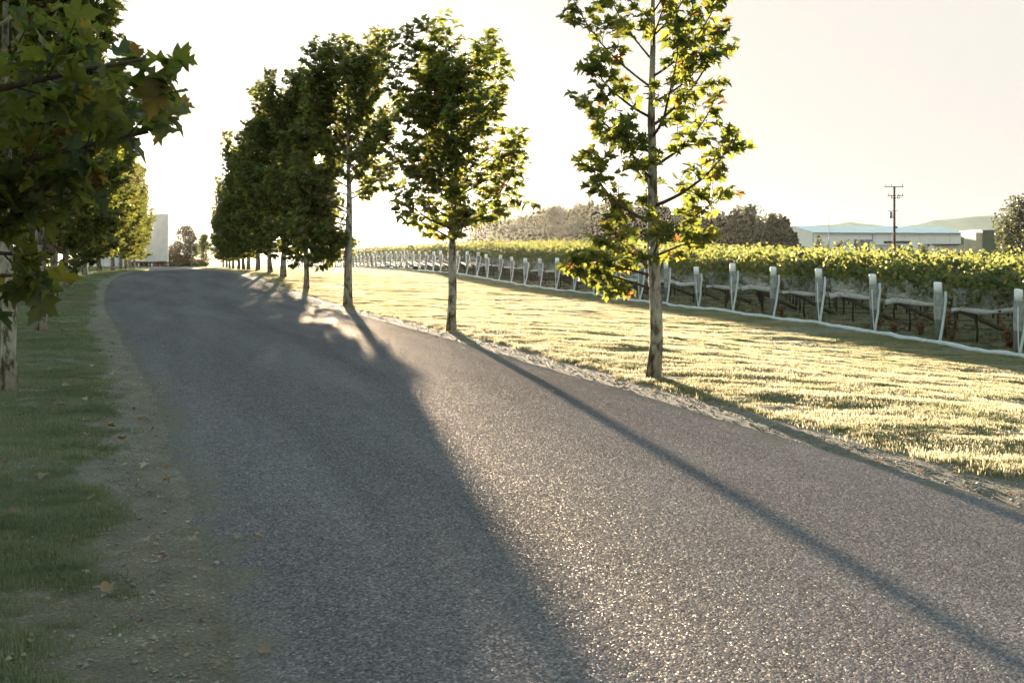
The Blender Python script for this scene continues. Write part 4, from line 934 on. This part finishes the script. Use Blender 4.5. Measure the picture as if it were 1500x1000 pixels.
for s in (-.1, .08): MB().tube([(-0.44 + s, -0.1, H - 3.12), (-0.44 + s, -0.1, H - 2.9)], [0.035, 0.03], 6).build('bushing', M['metal_dark'], tf)
MB().box((-0.2, -0.12, H - 3.0), (1.3, 0.06, 0.06)).build('bracket', M['metal_dark'], pole)
MB().box((-0.2, -0.12, H - 3.75), (0.5, 0.06, 0.06)).build('bracket', M['metal_dark'], pole)
MB().box((0.2, -0.18, H - 5.0), (0.22, 0.16, 0.26)).build('switch_box', M['metal_dark'], pole)
MB().tube([(0.24, -0.15, H - 4.8), (0.6, -0.15, H - 3.7)], 0.025, 5).build('service_mast', M['metal_grey'], pole)
def small_pole(px, py, D, label, arm=2.4, stay=False, thin=False):
    x, y, z = at(px, py, D); g = gz(x, y); H = z - g; r = empty('power_pole', (x, y, g)); tag(r, label, 'power pole')
    MB().tube([(0, 0, -0.2), (0, 0, H)], [0.08 if thin else 0.17, 0.03 if thin else 0.11], 8).build('pole', M['metal_dark' if thin else 'pole_wood'], r)
    if arm:
        a = MB().box((0, -0.14, H - 0.1), (arm, 0.08, 0.08)).build('crossarm', M['pole_wood'], r)
        for s in (-0.47, -0.04, 0.47): b = MB(); insul(b, s * arm, H - 0.04 + (0.10 if s == -0.04 else 0)); b.build('insulator', M['metal_dark'], a)
        MB().box((0.1, -0.14, H - 1.35), (arm * 0.7, 0.06, 0.06)).build('crossarm', M['metal_grey'], r)
    if stay:
        MB().tube([(-0.1, -0.1, H * 0.62), (-0.35, -0.4, 0)], 0.09, 6).build('stay_post', M['pole_wood'], r)
        MB().tube([(0.05, -0.1, 3.0), (1.9, -0.3, H - 3.0)], 0.03, 5).build('stay_wire', M['metal_grey'], r)
    return Vector((x, y, g + H))
pA = small_pole(1106, 301, 210, 'timber power pole with stay wires in front of the dark windbreak trees', 2.4, True)
pB = small_pole(1214, 312, 222, 'thin dark mast between the two bushes before the warehouse', 0, False, True)
pC = small_pole(746, 330, 240, 'slender power pole in front of the hazy wood', 1.6)
pD = small_pole(876, 318, 225, 'power pole behind the young tree before the hazy wood', 1.8)
pE = Vector(at(660, 338, 262))
def power_line(name_label, a, b, sag, r=0.014):
    bb = MB(); n = 14; a = Vector(a); b = Vector(b)
    bb.tube([a.lerp(b, i / n) - Vector((0, 0, sag * 4 * (i / n) * (1 - i / n))) for i in range(n + 1)], r, 5)
    tag(bb.build('power_line', M['wire']), name_label, 'power line', 'power lines before the hazy wood')
LAB = 'thin sagging power line strung between poles before the hazy wood'
pM = Vector((px_, py_, g + H))
for o in (-0.75, 0.75):
    off = Vector((o, -0.14, 0.12)); power_line(LAB, pE + off, pC + off, 1.0); power_line(LAB, pC + off, pD + off, 1.0); power_line(LAB, pD + off, pA + off * 1.2 + Vector((0, 0, 0.1)), 1.2)

# hills far away
def hill(name, D, pts, seed):
    rng = np.random.default_rng(seed); xs = np.linspace(pts[0][0], pts[-1][0], 90); hy = np.interp(xs, [p[0] for p in pts], [p[1] for p in pts])
    X = (xs - CX) / FPX * D; H = np.maximum((HY - hy) / FPX * D, 0) + 1.8 * (fbm(xs * 0.05, xs * 0 + seed, 3) - 0.5); f = np.array([0, 0.35, 0.7, 0.92, 1.0, 0.9, 0.5, 0.0])
    V = []
    for j, k in enumerate(f):
        yy = D + (j - 4) * 28; V.append(np.stack([X * (yy / D), np.full_like(X, yy), -3.5 + (H + 3.5) * k * (1 + 0.12 * (fbm(xs * 0.04 + j * 3, xs * 0 + j, 2) - 0.5) * (k < 1))], -1))
    V = np.concatenate(V); n = 90; i0 = np.arange(len(f) * n).reshape(len(f), n)
    Q = np.stack([i0[:-1, :-1], i0[:-1, 1:], i0[1:, 1:], i0[1:, :-1]], -1).reshape(-1, 4)
    tag(link(name, np_mesh(name, V, Q, M['hill'], None, True)), kind='structure')
M['hill'] = simple('hazed_hill', (0.68, 0.57, 0.42), 0.95, 0.3, 0.02, obj=False)  # base colour lightened to carry distance haze that the thin volume lacks
hill('hills', 1120, [(1000, 352), (1100, 342), (1170, 328), (1240, 322), (1310, 330), (1370, 318), (1450, 312), (1540, 318), (1700, 330), (1900, 345)], 3)
hill('hills', 880, [(300, 372), (600, 368), (800, 362), (1000, 352), (1200, 344), (1350, 338), (1600, 342), (1900, 352)], 5)

# ------------------------------------------------------------------ end of the drive
D = 214.0; xa = at(120, 0, D)[0]; xb = at(246, 0, D)[0]; zt = at(0, 313, D)[2]; g = EYE - 2.45
cw = empty('concrete_wall', (xb, D, g)); tag(cw, 'tall pale concrete slab wall at the end of the drive', 'wall')
W = xb - xa; Hh = zt - g; ncol = 4
for c in range(ncol):
    for r_ in range(2):
        MB().box((-W * (c + 0.5) / ncol, 0.25, Hh * (r_ + 0.5) / 2), (W / ncol - 0.05, 0.5, Hh / 2 - 0.05)).build('panel', M['concrete'], cw)
MB().box((-W / 2, 0.34, Hh / 2 - 0.05), (W - 0.1, 0.2, Hh - 0.1)).build('core', M['concrete'], cw)
def hedge(name, label, px0, px1, D, h, depth, matn, seed, n, cat='hedge'):
    rng = np.random.default_rng(seed); x0 = at(px0, 0, D)[0]; x1 = at(px1, 0, D)[0]; g = gz((x0 + x1) / 2, D); r = empty(name, ((x0 + x1) / 2, D, g)); tag(r, label, cat)
    face = rng.integers(0, 3, n); w = (x1 - x0) / 2; p = np.stack([rng.uniform(-w, w, n), rng.uniform(-depth / 2, depth / 2, n), h * rng.random(n)], -1)
    p[face == 0, 2] = h + rng.normal(0, 0.05, (face == 0).sum()); p[face == 1, 1] = -depth / 2 + rng.normal(0, 0.05, (face == 1).sum())
    p[:, 2] *= 0.85 + 0.3 * fbm(p[:, 0] * 0.8 + seed, p[:, 1], 2)
    tag(link('foliage', leaf_cloud('foliage', leaf_template(0), p, frames(rng.normal(0, 1, (n, 3)), rng.normal(0, 1, (n, 3)) + [0, -.5, .6]), rng.uniform(0.1, 0.26, n), rng.random(n), M[matn], rng), r), kind='stuff')
    b = MB()
    for s in np.linspace(-w * .9, w * .9, 9): b.tube([(s, 0, -0.05), (s + .05, 0.02, h * 0.8)], [0.03, 0.015], 5)
    b.build('stem', M['twig'], r); return r
hedge('hedge', 'clipped low green hedge across the end of the drive', 248, 305, 207.5, 0.75, 1.0, 'hedge', 1, 2600)
hedge('shrub_bed', 'low reddish shrubs at the foot of the concrete wall', 190, 246, 208.5, 0.85, 1.2, 'red_shrub', 2, 2200, 'shrub')
hedge('dry_grass_bed', 'pale dry ornamental grass behind the clipped hedge', 250, 300, 209.6, 1.25, 1.0, 'weed', 4, 1600, 'grass')
x, y, z = at(272, 331, 222); blob_tree('copper_tree', 'dark copper-leaved round tree behind the hedge at the end of the drive', x, y, z - gz(x, y), 2.7, 300, 'copper', 5200, 0.26, 0.10)
x, y, z = at(254, 362, 228); blob_tree('copper_tree', 'smaller copper-leaved tree against the concrete wall edge', x, y, z - gz(x, y), 1.6, 301, 'copper', 1800, 0.26, 0.08)
x, y, z = at(298, 344, 216); blob_tree('green_shrub', 'loose green shrub where the row of plane trees meets the hedge', x, y, z - gz(x, y), 1.7, 302, 'hedge', 1800, 0.25, 0.05, cat='shrub')
kx0 = at(190, 0, 206.6)[0]; kx1 = at(308, 0, 206.6)[0]; kb = MB(); kb.box(((kx0 + kx1) / 2, 206.6, gz((kx0 + kx1) / 2, 206.6) + 0.05), (kx1 - kx0, 0.2, 0.22)); tag(kb.build('kerb', M['kerb']), kind='structure')
for px, lab in ((222.5, 'short white bollard before the reddish shrubs'), (203, 'slim white bollard near the far plane trunks')):
    x = at(px, 0, 205.5)[0]; r = empty('bollard', (x, 205.5, gz(x, 205.5))); tag(r, lab, 'bollard')
    MB().tube([(0, 0, -0.05), (0, 0, 0.66), (0, 0, 0.70)], [0.09, 0.09, 0.06], 10).build('shaft', M['white_paint'], r)
    MB().tube([(0, 0, 0.50), (0, 0, 0.58)], [0.094, 0.094], 10).build('band', M['metal_grey'], r)

# ------------------------------------------------------------------ morning haze
hz = MB(); hz.box((0, 600, 18), (3200, 1500, 52))
m, nt, out = mat('morning_haze'); pv = nt.nodes.new('ShaderNodeVolumePrincipled')
pv.inputs['Color'].default_value = (0.97, 0.93, 0.86, 1); pv.inputs['Density'].default_value = 0.00003; pv.inputs['Anisotropy'].default_value = 0.85
nt.links.new(pv.outputs[0], out.inputs['Volume'])
tag(hz.build('haze', m), kind='stuff')
